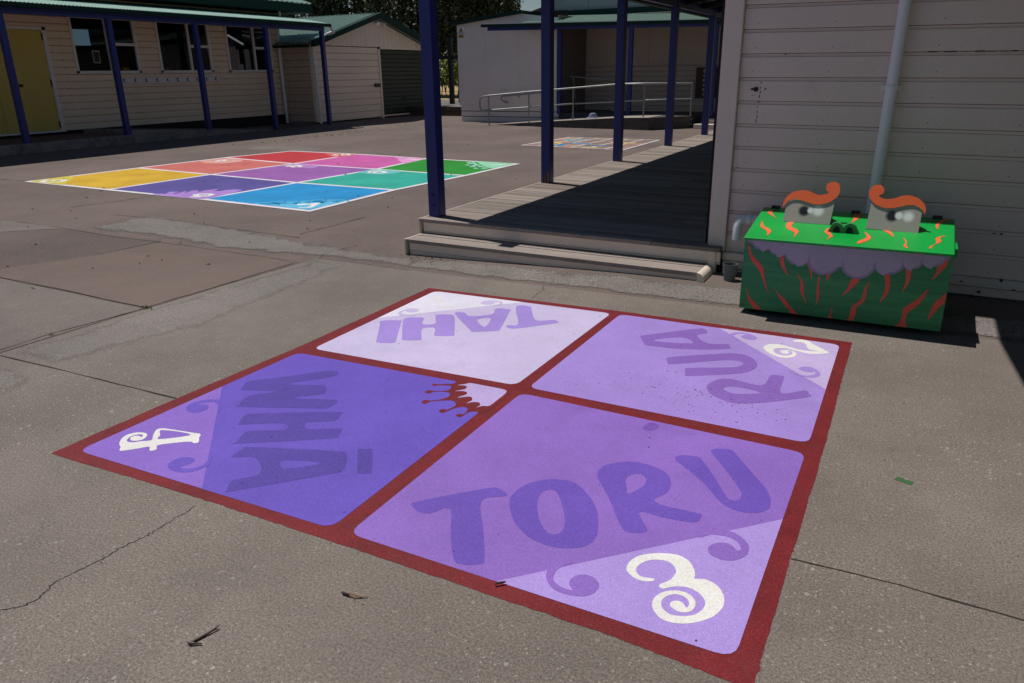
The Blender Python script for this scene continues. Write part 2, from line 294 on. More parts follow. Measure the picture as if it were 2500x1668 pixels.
'o_U':([(-0.4664,1.8321),(-0.4557,1.852),(-0.4122,1.8626),(-0.3887,1.8374),(-0.3451,1.7718),(-0.2977,1.6919),(-0.2823,1.68),(-0.2681,1.6848),(-0.264,1.7086),(-0.2784,1.7461),(-0.3308,1.8277),(-0.3848,1.9028),(-0.3867,1.9225),(-0.367,1.9376),(-0.3394,1.9428),(-0.3163,1.9148),(-0.2553,1.8279),(-0.213,1.7669),(-0.1959,1.7204),(-0.1938,1.6794),(-0.2122,1.6518),(-0.2435,1.6374),(-0.2791,1.6424),(-0.3094,1.6645),(-0.3614,1.7283),(-0.4344,1.7959),(-0.4578,1.814)],[]),
'o_n':([(-0.3562,1.2972),(-0.3597,1.2893),(-0.3762,1.2811),(-0.3964,1.2834),(-0.4158,1.2968),(-0.4219,1.3087),(-0.4231,1.3322),(-0.4123,1.3599),(-0.3889,1.3815),(-0.3607,1.396),(-0.3346,1.4007),(-0.3097,1.3907),(-0.293,1.3686),(-0.285,1.3472),(-0.2829,1.3366),(-0.262,1.3442),(-0.2395,1.3371),(-0.2215,1.3183),(-0.2127,1.2957),(-0.2107,1.2706),(-0.2205,1.2385),(-0.24,1.2128),(-0.2613,1.1951),(-0.2868,1.1852),(-0.3093,1.1869),(-0.3272,1.2014),(-0.3372,1.2185),(-0.3394,1.2401),(-0.332,1.2612),(-0.3179,1.2761),(-0.2993,1.2841),(-0.2806,1.2829),(-0.2661,1.271),(-0.2606,1.2568),(-0.2618,1.2377),(-0.2718,1.2254),(-0.2863,1.2218),(-0.2988,1.2265),(-0.3056,1.2343),(-0.305,1.244),(-0.297,1.2517),(-0.2857,1.2517),(-0.2747,1.2404),(-0.2716,1.2494),(-0.2762,1.2621),(-0.2888,1.2711),(-0.3045,1.2699),(-0.3174,1.2588),(-0.3234,1.2405),(-0.3208,1.2267),(-0.3135,1.2155),(-0.2976,1.2071),(-0.2786,1.2105),(-0.258,1.2233),(-0.2458,1.2439),(-0.2435,1.2653),(-0.2496,1.2811),(-0.2659,1.2961),(-0.2858,1.302),(-0.3053,1.297),(-0.3209,1.2865),(-0.3328,1.2753),(-0.3431,1.2834),(-0.3277,1.3094),(-0.3236,1.3322),(-0.3252,1.3461),(-0.3354,1.3604),(-0.35,1.3685),(-0.369,1.3657),(-0.3878,1.3542),(-0.4006,1.3324),(-0.4018,1.3123),(-0.3927,1.2978),(-0.3803,1.2935),(-0.3625,1.2982)],[]),
'o_s1':([(-0.2836,1.4512),(-0.2828,1.468),(-0.2717,1.484),(-0.2539,1.4928),(-0.238,1.4879),(-0.2268,1.4749),(-0.2195,1.4808),(-0.2221,1.4934),(-0.2355,1.5105),(-0.2545,1.518),(-0.2741,1.5157),(-0.2905,1.51),(-0.3083,1.4899),(-0.3177,1.4966),(-0.304,1.5132),(-0.2645,1.5403),(-0.2416,1.5392),(-0.2212,1.5248),(-0.2064,1.5059),(-0.2019,1.4826),(-0.2058,1.4602),(-0.2203,1.4387),(-0.2394,1.4279),(-0.261,1.4283),(-0.2764,1.4365)],[]),
'o_s2':([(-0.5695,1.2271),(-0.5634,1.207),(-0.555,1.1937),(-0.5382,1.1782),(-0.5183,1.1715),(-0.4977,1.1719),(-0.4798,1.176),(-0.4654,1.1832),(-0.4546,1.1967),(-0.4506,1.2152),(-0.453,1.2292),(-0.4615,1.2403),(-0.4725,1.247),(-0.4858,1.2483),(-0.4981,1.2448),(-0.5081,1.2354),(-0.5126,1.2235),(-0.5121,1.21),(-0.507,1.2006),(-0.4958,1.1893),(-0.5085,1.1872),(-0.5216,1.1882),(-0.5352,1.195),(-0.5452,1.2038),(-0.5504,1.2188),(-0.5505,1.2384),(-0.5432,1.2565),(-0.5315,1.2725),(-0.5365,1.2765),(-0.5531,1.259),(-0.5671,1.241)],[]),
'w_W':([(-1.7464,1.9272),(-1.7062,1.8859),(-1.802,1.7656),(-1.6889,1.8054),(-1.6591,1.7941),(-1.6373,1.7627),(-1.6418,1.7401),(-1.7025,1.6799),(-1.5796,1.7259),(-1.5538,1.7253),(-1.5438,1.7017),(-1.5485,1.6678),(-1.5812,1.6495),(-1.8047,1.554),(-1.8232,1.5642),(-1.8426,1.603),(-1.8407,1.6402),(-1.7924,1.6991),(-1.9013,1.6564),(-1.9192,1.669),(-1.9416,1.7088),(-1.933,1.738),(-1.8755,1.7927)],[]),
'w_H':([(-1.7424,1.5186),(-1.7041,1.5493),(-1.4966,1.6595),(-1.4801,1.6517),(-1.4646,1.6176),(-1.4748,1.5952),(-1.5316,1.5584),(-1.4989,1.5245),(-1.4186,1.5691),(-1.402,1.5628),(-1.3895,1.5308),(-1.3985,1.5053),(-1.6167,1.3625),(-1.6277,1.3674),(-1.6486,1.4101),(-1.6448,1.4414),(-1.5598,1.4894),(-1.596,1.5213),(-1.7048,1.4582),(-1.7165,1.4605),(-1.7385,1.4966)],[]),
'w_A':([(-1.5805,1.3447),(-1.5658,1.3639),(-1.3352,1.4496),(-1.303,1.4555),(-1.2833,1.441),(-1.2578,1.4065),(-1.2422,1.3689),(-1.2727,1.3275),(-1.4281,1.1631),(-1.4419,1.1604),(-1.4579,1.1772),(-1.4681,1.2058),(-1.4297,1.261),(-1.5046,1.3203),(-1.5639,1.2961),(-1.5756,1.3028)],[[(-1.4254,1.3449),(-1.3227,1.3793),(-1.3885,1.3115)]]),
'w_m':([(-1.2797,1.4886),(-1.2494,1.5034),(-1.2332,1.4896),(-1.1738,1.4113),(-1.165,1.3935),(-1.1912,1.3798),(-1.202,1.3841),(-1.2728,1.4752)],[]),
'w_n':([(-1.888,1.1807),(-1.9055,1.1963),(-1.9223,1.2051),(-1.9372,1.217),(-1.9546,1.2397),(-1.9577,1.2622),(-1.9457,1.2809),(-1.9265,1.2887),(-1.9102,1.2873),(-1.8991,1.2787),(-1.8909,1.2649),(-1.8918,1.2507),(-1.9042,1.2401),(-1.9167,1.2386),(-1.9283,1.2447),(-1.9334,1.254),(-1.9302,1.2635),(-1.9192,1.2681),(-1.906,1.2654),(-1.9102,1.2733),(-1.918,1.2774),(-1.9278,1.2747),(-1.9364,1.2645),(-1.9369,1.2484),(-1.9277,1.2333),(-1.9146,1.228),(-1.8976,1.2332),(-1.8833,1.2479),(-1.8626,1.265),(-1.8828,1.2866),(-1.9021,1.3095),(-1.9089,1.3226),(-1.9028,1.3313),(-1.8864,1.3376),(-1.7803,1.3557),(-1.7696,1.3585),(-1.7587,1.353),(-1.7493,1.3397),(-1.7279,1.319),(-1.7287,1.311),(-1.736,1.3074),(-1.7532,1.3086),(-1.788,1.282),(-1.8182,1.2521),(-1.8036,1.2367),(-1.7998,1.2282),(-1.8105,1.2186),(-1.8324,1.2339),(-1.8521,1.213),(-1.8717,1.1923)],[[(-1.8912,1.3258),(-1.7867,1.3422),(-1.8464,1.2799),(-1.8662,1.2987)]]),
'w_s1':([(-1.9468,1.4614),(-1.9635,1.4766),(-1.9712,1.5038),(-1.9641,1.5241),(-1.9486,1.5462),(-1.9263,1.5579),(-1.9005,1.5596),(-1.8373,1.4961),(-1.8473,1.4958),(-1.871,1.5213),(-1.8921,1.5372),(-1.9114,1.5422),(-1.9261,1.5352),(-1.9397,1.5204),(-1.9442,1.5001),(-1.9299,1.5118),(-1.9152,1.5165),(-1.9026,1.5108),(-1.8896,1.4937),(-1.8889,1.4757),(-1.9026,1.4576),(-1.9234,1.4521)],[]),
'w_s2':([(-1.688,1.1796),(-1.6983,1.1916),(-1.7018,1.2108),(-1.6958,1.2295),(-1.6781,1.2406),(-1.6572,1.2413),(-1.6474,1.2356),(-1.6421,1.2209),(-1.6455,1.2055),(-1.653,1.1883),(-1.6345,1.1907),(-1.6155,1.2017),(-1.6076,1.2224),(-1.6126,1.2474),(-1.626,1.269),(-1.6179,1.2694),(-1.5875,1.2289),(-1.5922,1.2181),(-1.5934,1.2008),(-1.605,1.1836),(-1.6238,1.1727),(-1.6501,1.168),(-1.6723,1.1704)],[]),
'crown':([(-1.2964,2.0597),(-1.2907,2.0311),(-1.2909,2.0119),(-1.3377,1.986),(-1.349,1.986),(-1.3504,1.9731),(-1.3345,1.968),(-1.3299,1.9783),(-1.294,1.9922),(-1.2796,1.9824),(-1.2755,1.9626),(-1.2849,1.947),(-1.3155,1.9303),(-1.3324,1.9306),(-1.3379,1.9117),(-1.3183,1.9051),(-1.3116,1.9244),(-1.2781,1.9405),(-1.2609,1.9392),(-1.2491,1.9238),(-1.2473,1.9046),(-1.2608,1.8794),(-1.2828,1.8596),(-1.3002,1.8573),(-1.3012,1.8355),(-1.2824,1.8307),(-1.2783,1.8526),(-1.2481,1.8763),(-1.2196,1.8901),(-1.1993,1.8786),(-1.1894,1.8625),(-1.1922,1.8376),(-1.1965,1.8238),(-1.2112,1.8225),(-1.2161,1.8057),(-1.1972,1.7965),(-1.189,1.8159),(-1.1808,1.8401),(-1.1658,1.8621),(-1.1491,1.8642),(-1.1394,1.8544),(-1.1337,1.8341),(-1.1336,1.8171),(-1.1467,1.8136),(-1.1493,1.7993),(-1.1321,1.7937),(-1.127,1.8102),(-1.1271,1.8315),(-1.1127,1.85),(-1.0884,1.8514),(-1.0742,1.8975),(-1.0795,2.0361),(-1.1064,2.0623),(-1.2463,2.0697)],[]),
'pocket':([(-1.2382,2.0419),(-1.1763,2.0433),(-1.112,2.0431),(-1.0939,2.0304),(-1.0892,2.0052),(-1.0891,1.9572),(-1.0898,1.9075),(-1.109,1.8964),(-1.1207,1.8778),(-1.1183,1.8949),(-1.1244,1.9068),(-1.135,1.915),(-1.152,1.9086),(-1.1656,1.8929),(-1.1616,1.9161),(-1.166,1.9294),(-1.1758,1.9402),(-1.1886,1.9396),(-1.2154,1.9179),(-1.203,1.9503),(-1.2056,1.9637),(-1.2184,1.9717),(-1.2352,1.9682),(-1.2514,1.9591),(-1.2317,1.9849),(-1.2303,2.0007),(-1.2365,2.011),(-1.249,2.0137),(-1.2698,2.007),(-1.2495,2.0283)],[]),
'nine':[[(-8.1373,4.7175),(-6.771,4.6493),(-5.4349,4.5933),(-4.1438,4.4966)],[(-8.0764,5.9893),(-6.7471,5.8636),(-5.3889,5.7161),(-4.1919,5.6815)],[(-7.995,7.2249),(-6.6235,6.9981),(-5.3249,6.9152),(-4.1049,6.805)],[(-7.7665,8.2004),(-6.6162,8.1811),(-5.4173,8.0476),(-4.0838,7.9317)]],
'n_blue_p':[(-4.6564,4.5798),(-4.4313,4.5591),(-4.2189,4.5372),(-4.1896,4.6701),(-4.1852,4.9585),(-4.313,4.8854),(-4.4637,4.7666),(-4.5665,4.6686)],
'n_blue_n':[(-4.4483,4.6937),(-4.4518,4.7114),(-4.3896,4.7697),(-4.3208,4.8211),(-4.2667,4.7161),(-4.2396,4.65),(-4.2414,4.6035),(-4.307,4.5667),(-4.3293,4.5877),(-4.2821,4.6076),(-4.2856,4.646),(-4.3338,4.7354),(-4.4098,4.6655)],
'n_purple_p':[(-6.093,4.612),(-6.0611,4.6701),(-5.9919,4.6703),(-6.0681,4.7703),(-6.015,4.8036),(-5.9606,4.7969),(-5.9687,4.7364),(-5.9001,4.7081),(-5.962,4.8369),(-5.9493,4.8654),(-5.8686,4.7774),(-5.9364,4.9237),(-5.8583,4.926),(-5.7903,4.8666),(-5.8343,4.9653),(-5.7928,5.0718),(-5.7393,5.0336),(-5.7245,4.9689),(-5.6623,4.9943),(-5.6474,5.0949),(-5.5124,5.126),(-5.452,4.8921),(-5.4283,4.6067),(-5.6804,4.5807)],
'n_yellow_p':[(-8.0843,4.7195),(-8.1365,4.9237),(-8.1319,5.1537),(-7.9452,5.089),(-7.6426,4.8116),(-7.5256,4.6889),(-7.7989,4.701)],
'n_pink_p':[(-5.9034,8.0653),(-5.6642,8.0676),(-5.4288,8.043),(-5.3901,7.7905),(-5.3386,7.506),(-5.5715,7.6974),(-5.7422,7.901)],
'n_green_p':[(-4.6379,7.9792),(-4.3724,7.9652),(-4.1388,7.9426),(-4.1216,7.6902),(-4.1351,7.4278),(-4.3366,7.609),(-4.4958,7.7848)],
'n_red_p':[(-7.0983,8.1136),(-6.8514,8.1393),(-6.5805,8.1292),(-6.5373,7.8929),(-6.6882,7.8092)],
'n_orange_p':[(-7.95,6.7713),(-7.9135,7.13),(-7.6335,7.1105),(-7.4361,6.9618),(-7.4675,6.7371),(-7.6596,6.6654)],
'n_violet_p':[(-6.5759,6.7628),(-6.5766,6.9685),(-6.2085,6.9611),(-6.0796,6.7195),(-6.343,6.7337)],
'n_teal_p':[(-5.3176,6.5819),(-5.3238,6.8644),(-4.9681,6.8727),(-4.9098,6.7093),(-5.011,6.5499)],
'n_purple_n':[(-5.6313,4.6327),(-5.5646,4.6602),(-5.5236,4.72),(-5.5413,4.7943),(-5.6063,4.823),(-5.6897,4.7887),(-5.6973,4.7467),(-5.6303,4.7031),(-5.5617,4.7151),(-5.5738,4.7645)],
'n_yellow_n':[(-8.0725,4.8834),(-7.9701,4.7586),(-7.8664,4.7438),(-7.7533,4.8098),(-7.8031,4.9033),(-7.9104,4.9403),(-7.9713,4.8943),(-7.922,4.8345)],
'n_red_n':[(-6.7984,7.9225),(-6.8355,8.0293),(-6.7486,8.0152),(-6.763,8.101),(-6.6785,8.1008),(-6.6052,8.0218),(-6.6674,7.9845),(-6.7726,8.0216),(-6.7486,7.9255)],
'n_violet_n':[(-6.4524,6.7197),(-6.5226,6.8352),(-6.475,6.8772),(-6.3725,6.8441),(-6.294,6.7449),(-6.3551,6.7102),(-6.4418,6.7706),(-6.4097,6.8063)],
'n_teal_n':[(-5.1776,6.5986),(-5.2606,6.732),(-5.2211,6.7894),(-5.1144,6.7673),(-5.0375,6.6937),(-5.0537,6.6264),(-5.1341,6.6155),(-5.1945,6.6948),(-5.1482,6.7127)],
'n_pink_n':[(-5.5709,7.8612),(-5.5684,7.9295),(-5.4577,7.8895),(-5.4206,7.9567)],
'n_green_n':[(-4.2985,7.697),(-4.2368,7.7436),(-4.177,7.8488)],
'n_orange_n':[(-7.7238,6.8184),(-7.7925,6.9394),(-7.7853,7.0317),(-7.6783,6.8933)],
'ripples':[(-4.7056,4.6232),(-4.629,4.7139),(-4.5252,4.7704),(-4.4258,4.8317),(-4.356,4.9206),(-4.2655,4.9717)],
'drops':[(-4.6654,7.8685),(-4.5409,7.7079),(-4.549,7.6454),(-4.4592,7.644),(-4.3576,7.5438),(-4.4172,7.5212),(-4.2961,7.3993),(-4.2869,7.4581),(-4.2274,7.4035),(-4.6113,7.8024)],
'snake':[(-5.0896,10.0605),(-4.9996,11.5648),(-3.4971,11.4887),(-3.4954,9.8791)],
'snake_y':[(-4.8093,10.4484),(-4.8276,10.6882),(-4.649,10.442),(-4.5587,10.5926)],
'snake_b1':[(-4.5617,10.1004),(-4.5908,10.4615),(-4.491,10.5909),(-4.3675,10.5602),(-4.2435,10.578)],
'snake_b2':[(-4.8871,11.189),(-4.6599,10.9337),(-4.6348,11.2036),(-4.563,11.2269)],
'snake_y2':[(-4.1521,10.0415),(-4.0194,10.0224),(-3.9511,10.1105)],
'snake_b3':[(-4.209,10.3336),(-3.9996,10.3143),(-3.8535,10.4541)],
'snake_y3':[(-3.911,10.9915),(-3.7475,10.8034),(-3.6445,10.8736)],
'L_jL':[(-3.0169,1.4967),(-2.5349,1.5056),(-2.0531,1.5101)],
'L_jR':[(-0.1167,1.5002),(0.0984,1.5052),(0.3096,1.4929)],
'L_j2':[(-4.2748,2.2187),(-3.6487,2.1982),(-3.0448,2.1697)],
'L_j3':[(-3.0839,1.5352),(-3.0918,1.7523),(-3.0448,2.1697),(-3.041,2.5849),(-3.0147,3.1236),(-2.9773,3.27)],
'L_j4':[(-6.0935,3.2626),(-5.5104,3.26),(-4.7026,3.1921),(-4.0224,3.1987),(-3.3269,3.1707),(-3.0111,3.1479)],
'L_j5':[(-3.5845,3.7769),(-3.5722,4.0798),(-3.5707,4.4705)],
'L_j6':[(-2.9773,3.27),(-2.6389,3.271),(-2.3355,3.2577)],
'L_j7':[(-8.6459,4.7277),(-8.1438,4.7213)],
'L_j8':[(-5.4905,3.7624),(-4.8465,3.7837),(-4.1558,3.7233),(-3.5042,3.6888)],
'L_j9':[(-6.1359,3.8467),(-6.0315,4.3025),(-6.0462,4.5712)],
'L_j10':[(-2.9773,3.27),(-3.0367,3.3998),(-3.0022,3.6517)],
'L_crk':[(-1.4937,0.6224),(-1.4686,0.649),(-1.4607,0.6726),(-1.468,0.7027),(-1.4809,0.7183),(-1.4781,0.7588),(-1.4694,0.797),(-1.4649,0.8271),(-1.4682,0.8726),(-1.46,0.9067),(-1.4546,0.9443),(-1.454,0.9726),(-1.4566,1.0143),(-1.4528,1.047),(-1.4581,1.0725)],
'L_crk2':[(-1.5492,3.2767),(-1.5113,3.205),(-1.5125,3.1329),(-1.5019,3.0549)],
'L_j11':[(-2.3269,3.1885),(-1.8042,3.2103),(-1.5161,3.2502),(-1.1787,3.286),(-0.8046,3.2817),(-0.6047,3.2849)],
'L_jwall':[(-0.7816,3.6126),(-0.4855,3.6216),(-0.1287,3.5957),(0.4898,3.5755)],
'P_rust':[(-4.267,2.2142),(-3.0569,2.1791),(-3.0463,2.5897),(-3.0386,3.1355),(-3.3269,3.1707),(-4.2168,3.2262),(-4.2949,2.736),(-4.4706,2.3311)],
'P_dark':[(-5.5797,2.9677),(-5.2378,3.252),(-4.7295,3.2115),(-4.2614,3.2357),(-4.2949,2.736),(-4.3869,2.2831)],
'P_grey1':[(-6.0779,3.2537),(-5.5104,3.26),(-4.7026,3.1921),(-5.2378,3.252),(-5.4424,3.1286),(-5.5928,2.9753)],
'P_conc':[(-3.0839,1.5352),(-3.0448,2.1697),(-2.9773,3.27),(-2.3355,3.2577),(-0.7912,3.3021),(0.4845,3.5148),(0.2937,1.309),(-1.2963,0.5091)],
'P_rough':[(-3.0839,1.5352),(-3.0448,2.1697),(-2.9773,3.27),(-2.9016,3.0005),(-2.7886,2.304),(-2.7756,1.9262),(-2.6713,1.5164),(-3.0529,1.5174)],
'P_band':[(-4.7876,3.6599),(-4.1313,3.7003),(-3.5042,3.6888),(-2.9921,3.6562),(-3.0308,3.3774),(-3.0111,3.1479),(-3.3269,3.1707),(-4.0224,3.1987)],
'P_redup':[(-4.701,3.771),(-3.5828,4.4653),(-3.5641,3.7545),(-4.1558,3.7233)],
'P_lightfar':[(-8.6078,8.1654),(-8.7673,8.6467),(-7.667,8.7525),(-7.5002,8.3029),(-7.7728,8.207)],
'front_flames':[[(-0.5775,0.3131),(-0.5668,0.2902),(-0.5556,0.2613),(-0.5305,0.2367),(-0.5048,0.2062),(-0.4935,0.159),(-0.473,0.1002),(-0.4923,0.1347),(-0.5104,0.1753),(-0.5274,0.2039),(-0.5563,0.2372),(-0.5709,0.2719)],[(-0.5673,0.1137),(-0.5542,0.0842),(-0.5378,0.0644),(-0.5125,0.0426),(-0.496,0.0216),(-0.5191,0.0198),(-0.5352,0.0366),(-0.5517,0.0564)],[(-0.4497,0.1244),(-0.4264,0.0997),(-0.402,0.0813),(-0.3764,0.0508),(-0.3435,0.0196),(-0.3703,0.0196),(-0.3924,0.0426),(-0.418,0.0731),(-0.4313,0.093)],[(-0.4465,0.2717),(-0.4323,0.2789),(-0.4231,0.2325),(-0.4032,0.1852),(-0.4201,0.2031),(-0.4369,0.2311)],[(-0.3711,0.1993),(-0.3482,0.1751),(-0.3358,0.1467),(-0.3336,0.1169),(-0.3189,0.0734),(-0.3377,0.1044),(-0.3507,0.1329),(-0.3507,0.1629)],[(-0.3437,0.2581),(-0.3353,0.2648),(-0.3118,0.2145),(-0.3113,0.1762),(-0.3198,0.2137)],[(-0.2844,0.1998),(-0.2778,0.1888),(-0.2786,0.1592),(-0.2719,0.1243),(-0.2765,0.0939),(-0.2818,0.0691),(-0.2822,0.1052),(-0.2862,0.1405),(-0.2853,0.1703)],[(-0.2544,0.2031),(-0.2416,0.2074),(-0.2503,0.1772)],[(-0.1596,0.1989),(-0.1292,0.2023),(-0.1523,0.1621),(-0.1883,0.1238),(-0.1703,0.16)],[(-0.0929,0.1977),(-0.0984,0.1626),(-0.099,0.1277),(-0.1086,0.1031),(-0.1267,0.0832),(-0.1274,0.0475),(-0.1394,0.0184),(-0.1629,0.0163),(-0.1498,0.0385),(-0.1483,0.0685),(-0.1384,0.0934),(-0.1155,0.1169),(-0.1085,0.1614)],[(-0.0434,0.2288),(-0.0258,0.2307),(-0.019,0.189),(-0.0216,0.1544),(-0.0473,0.1109),(-0.0364,0.1526),(-0.0361,0.187)],[(0.0273,0.267),(0.0448,0.2633),(0.0471,0.2246),(0.0415,0.1959),(0.0243,0.1628),(0.0327,0.2062)],[(0.1147,0.1904),(0.1045,0.1471),(0.0853,0.1134),(0.0618,0.0903),(0.0538,0.0604),(0.0595,0.038),(0.058,0.0144),(0.0105,0.0135),(0.0343,0.0403),(0.0392,0.0758),(0.0384,0.0988),(0.0641,0.125),(0.0894,0.1509)],[(0.1688,0.3247),(0.1596,0.2806),(0.1214,0.2245),(0.1307,0.2558),(0.132,0.2778),(0.1465,0.3199)],[(0.1802,0.1798),(0.18,0.1453),(0.1573,0.1143),(0.1317,0.0625),(0.1348,0.1057),(0.148,0.144)],[(-0.2181,0.0773),(-0.2172,0.0474),(-0.2179,0.0172),(-0.2341,0.0173),(-0.2244,0.0404)]],
'scallop':[(-0.5589,0.3296),(-0.5548,0.3032),(-0.5408,0.2866),(-0.5179,0.2846),(-0.4993,0.2963),(-0.4955,0.3038),(-0.4898,0.2854),(-0.4744,0.272),(-0.4545,0.268),(-0.4384,0.2736),(-0.4318,0.2849),(-0.4237,0.265),(-0.4079,0.2459),(-0.3848,0.2352),(-0.3607,0.24),(-0.3431,0.2523),(-0.3357,0.2688),(-0.3311,0.2418),(-0.3122,0.2174),(-0.2837,0.2028),(-0.2571,0.2039),(-0.2297,0.2174),(-0.2136,0.2364),(-0.2066,0.2556),(-0.2001,0.2321),(-0.1793,0.2112),(-0.1522,0.2015),(-0.1241,0.2028),(-0.0984,0.22),(-0.0815,0.2445),(-0.0767,0.2648),(-0.0667,0.2461),(-0.0449,0.2326),(-0.0199,0.2313),(0.0031,0.2422),(0.0196,0.2634),(0.0204,0.2818),(0.0284,0.2699),(0.0464,0.2623),(0.0675,0.2656),(0.0806,0.2807),(0.084,0.2959),(0.0933,0.2848),(0.1133,0.2775),(0.1316,0.2805),(0.1461,0.2928),(0.1475,0.3281),(-0.1838,0.3294)],
'teeth':[[(-0.5047,0.3124),(-0.5061,0.3041),(-0.5113,0.297),(-0.5195,0.2926),(-0.529,0.2918),(-0.5379,0.2946),(-0.5445,0.3007),(-0.5474,0.3086),(-0.546,0.317),(-0.5407,0.324),(-0.5324,0.3284),(-0.523,0.3292),(-0.5141,0.3263),(-0.5076,0.3203)],[(-0.4417,0.2957),(-0.443,0.2874),(-0.4481,0.2804),(-0.4562,0.276),(-0.4655,0.2751),(-0.4743,0.2779),(-0.4808,0.2839),(-0.4837,0.2919),(-0.4824,0.3002),(-0.4772,0.3072),(-0.4691,0.3115),(-0.4598,0.3124),(-0.4511,0.3095),(-0.4446,0.3036)],[(-0.3519,0.2836),(-0.3534,0.2688),(-0.3607,0.2562),(-0.3726,0.2485),(-0.3865,0.2471),(-0.3999,0.2524),(-0.4099,0.2633),(-0.4145,0.2777),(-0.4129,0.2926),(-0.4054,0.305),(-0.3935,0.3126),(-0.3796,0.3139),(-0.3664,0.3086),(-0.3566,0.2978)],[(-0.2224,0.2787),(-0.2244,0.2548),(-0.2358,0.2346),(-0.2544,0.222),(-0.2766,0.2196),(-0.2979,0.2281),(-0.3141,0.2458),(-0.3217,0.269),(-0.3194,0.2931),(-0.3077,0.3133),(-0.2889,0.3255),(-0.2669,0.3274),(-0.2459,0.3189),(-0.2301,0.3015)],[(-0.0925,0.2744),(-0.0942,0.2502),(-0.1052,0.2297),(-0.1235,0.2169),(-0.1455,0.2146),(-0.1669,0.2231),(-0.1832,0.241),(-0.1911,0.2646),(-0.1891,0.289),(-0.1777,0.3094),(-0.1593,0.3218),(-0.1374,0.3238),(-0.1165,0.3151),(-0.1005,0.2975)],[(0.0069,0.2844),(0.0056,0.2678),(-0.0026,0.2538),(-0.0161,0.245),(-0.0323,0.2433),(-0.048,0.249),(-0.06,0.2611),(-0.0659,0.2771),(-0.0645,0.2937),(-0.0561,0.3077),(-0.0425,0.3163),(-0.0263,0.3178),(-0.0108,0.312),(0.001,0.3001)],[(0.0739,0.2965),(0.0732,0.2865),(0.0681,0.2779),(0.0596,0.2726),(0.0495,0.2715),(0.0398,0.275),(0.0323,0.2823),(0.0286,0.292),(0.0294,0.3022),(0.0345,0.3107),(0.043,0.3159),(0.0531,0.3169),(0.0628,0.3134),(0.0702,0.3061)],[(0.1402,0.3069),(0.1391,0.2983),(0.1335,0.2909),(0.1244,0.2862),(0.1137,0.2851),(0.1035,0.2879),(0.0957,0.294),(0.0921,0.3021),(0.0932,0.3108),(0.0989,0.3181),(0.108,0.3228),(0.1187,0.3238),(0.1288,0.321),(0.1365,0.315)]],
'lid_flames':[[(-0.5566,3.5647,0.3933),(-0.5359,3.5844,0.396),(-0.5354,3.5316,0.3888),(-0.5014,3.4576,0.3788),(-0.5179,3.4841,0.3824),(-0.5528,3.5276,0.3883)],[(-0.5552,3.4148,0.3729),(-0.5371,3.3508,0.3642),(-0.5039,3.3116,0.3589),(-0.4947,3.2769,0.3541),(-0.5027,3.2295,0.3477),(-0.5109,3.282,0.3548),(-0.5446,3.3299,0.3614),(-0.5545,3.3659,0.3663)],[(-0.4514,3.4201,0.3736),(-0.4266,3.4261,0.3745),(-0.4287,3.3679,0.3665),(-0.4014,3.3372,0.3624),(-0.3896,3.3034,0.3577),(-0.3982,3.2296,0.3477),(-0.4025,3.291,0.3561),(-0.4447,3.3451,0.3634)],[(-0.2816,3.3855,0.3689),(-0.27,3.3335,0.3619),(-0.2545,3.284,0.3551),(-0.2743,3.239,0.349),(-0.2663,3.281,0.3547),(-0.2908,3.3283,0.3611),(-0.29,3.3649,0.3661)],[(-0.1443,3.3705,0.3669),(-0.1233,3.3351,0.3621),(-0.1134,3.2943,0.3565),(-0.1271,3.2568,0.3514),(-0.1541,3.2197,0.3464),(-0.1567,3.2491,0.3504),(-0.1305,3.2985,0.3571),(-0.1366,3.3405,0.3628)],[(-0.0797,3.4083,0.372),(-0.0539,3.4058,0.3717),(-0.0388,3.3653,0.3662),(-0.0355,3.335,0.3621),(-0.0598,3.3776,0.3679)],[(-0.0021,3.335,0.3621),(0.0145,3.2938,0.3564),(0.0139,3.2524,0.3508),(0.0219,3.2111,0.3452),(0.0051,3.2339,0.3483),(0.01,3.2843,0.3552)],[(0.1511,3.3999,0.3709),(0.1288,3.3653,0.3662),(0.1318,3.3161,0.3595),(0.1065,3.2688,0.353),(0.1002,3.2274,0.3474),(0.0927,3.2491,0.3504),(0.1155,3.2955,0.3567),(0.1144,3.3616,0.3657)],[(0.1666,3.6072,0.3991),(0.1415,3.5729,0.3944),(0.1219,3.5218,0.3875),(0.1202,3.4671,0.38),(0.1095,3.5096,0.3858),(0.1213,3.568,0.3938),(0.1412,3.6106,0.3996)],[(-0.2028,3.6292,0.4021),(-0.1744,3.6255,0.4016),(-0.181,3.5437,0.3905),(-0.2018,3.4748,0.3811),(-0.2007,3.5489,0.3912)]],
'eyeL':(3.4273,[(-0.4726,0.3749),(-0.2836,0.3742),(-0.277,0.4774),(-0.3225,0.4553),(-0.3499,0.4522),(-0.3783,0.4547),(-0.4077,0.462),(-0.4366,0.4649),(-0.4582,0.4571),(-0.4697,0.4421)]),
'eyeR':(3.4047,[(-0.1432,0.3729),(0.0502,0.37),(0.0522,0.4493),(0.0395,0.4643),(0.0185,0.471),(-0.0064,0.47),(-0.0306,0.4626),(-0.0676,0.455),(-0.1072,0.4606),(-0.1372,0.4777)]),
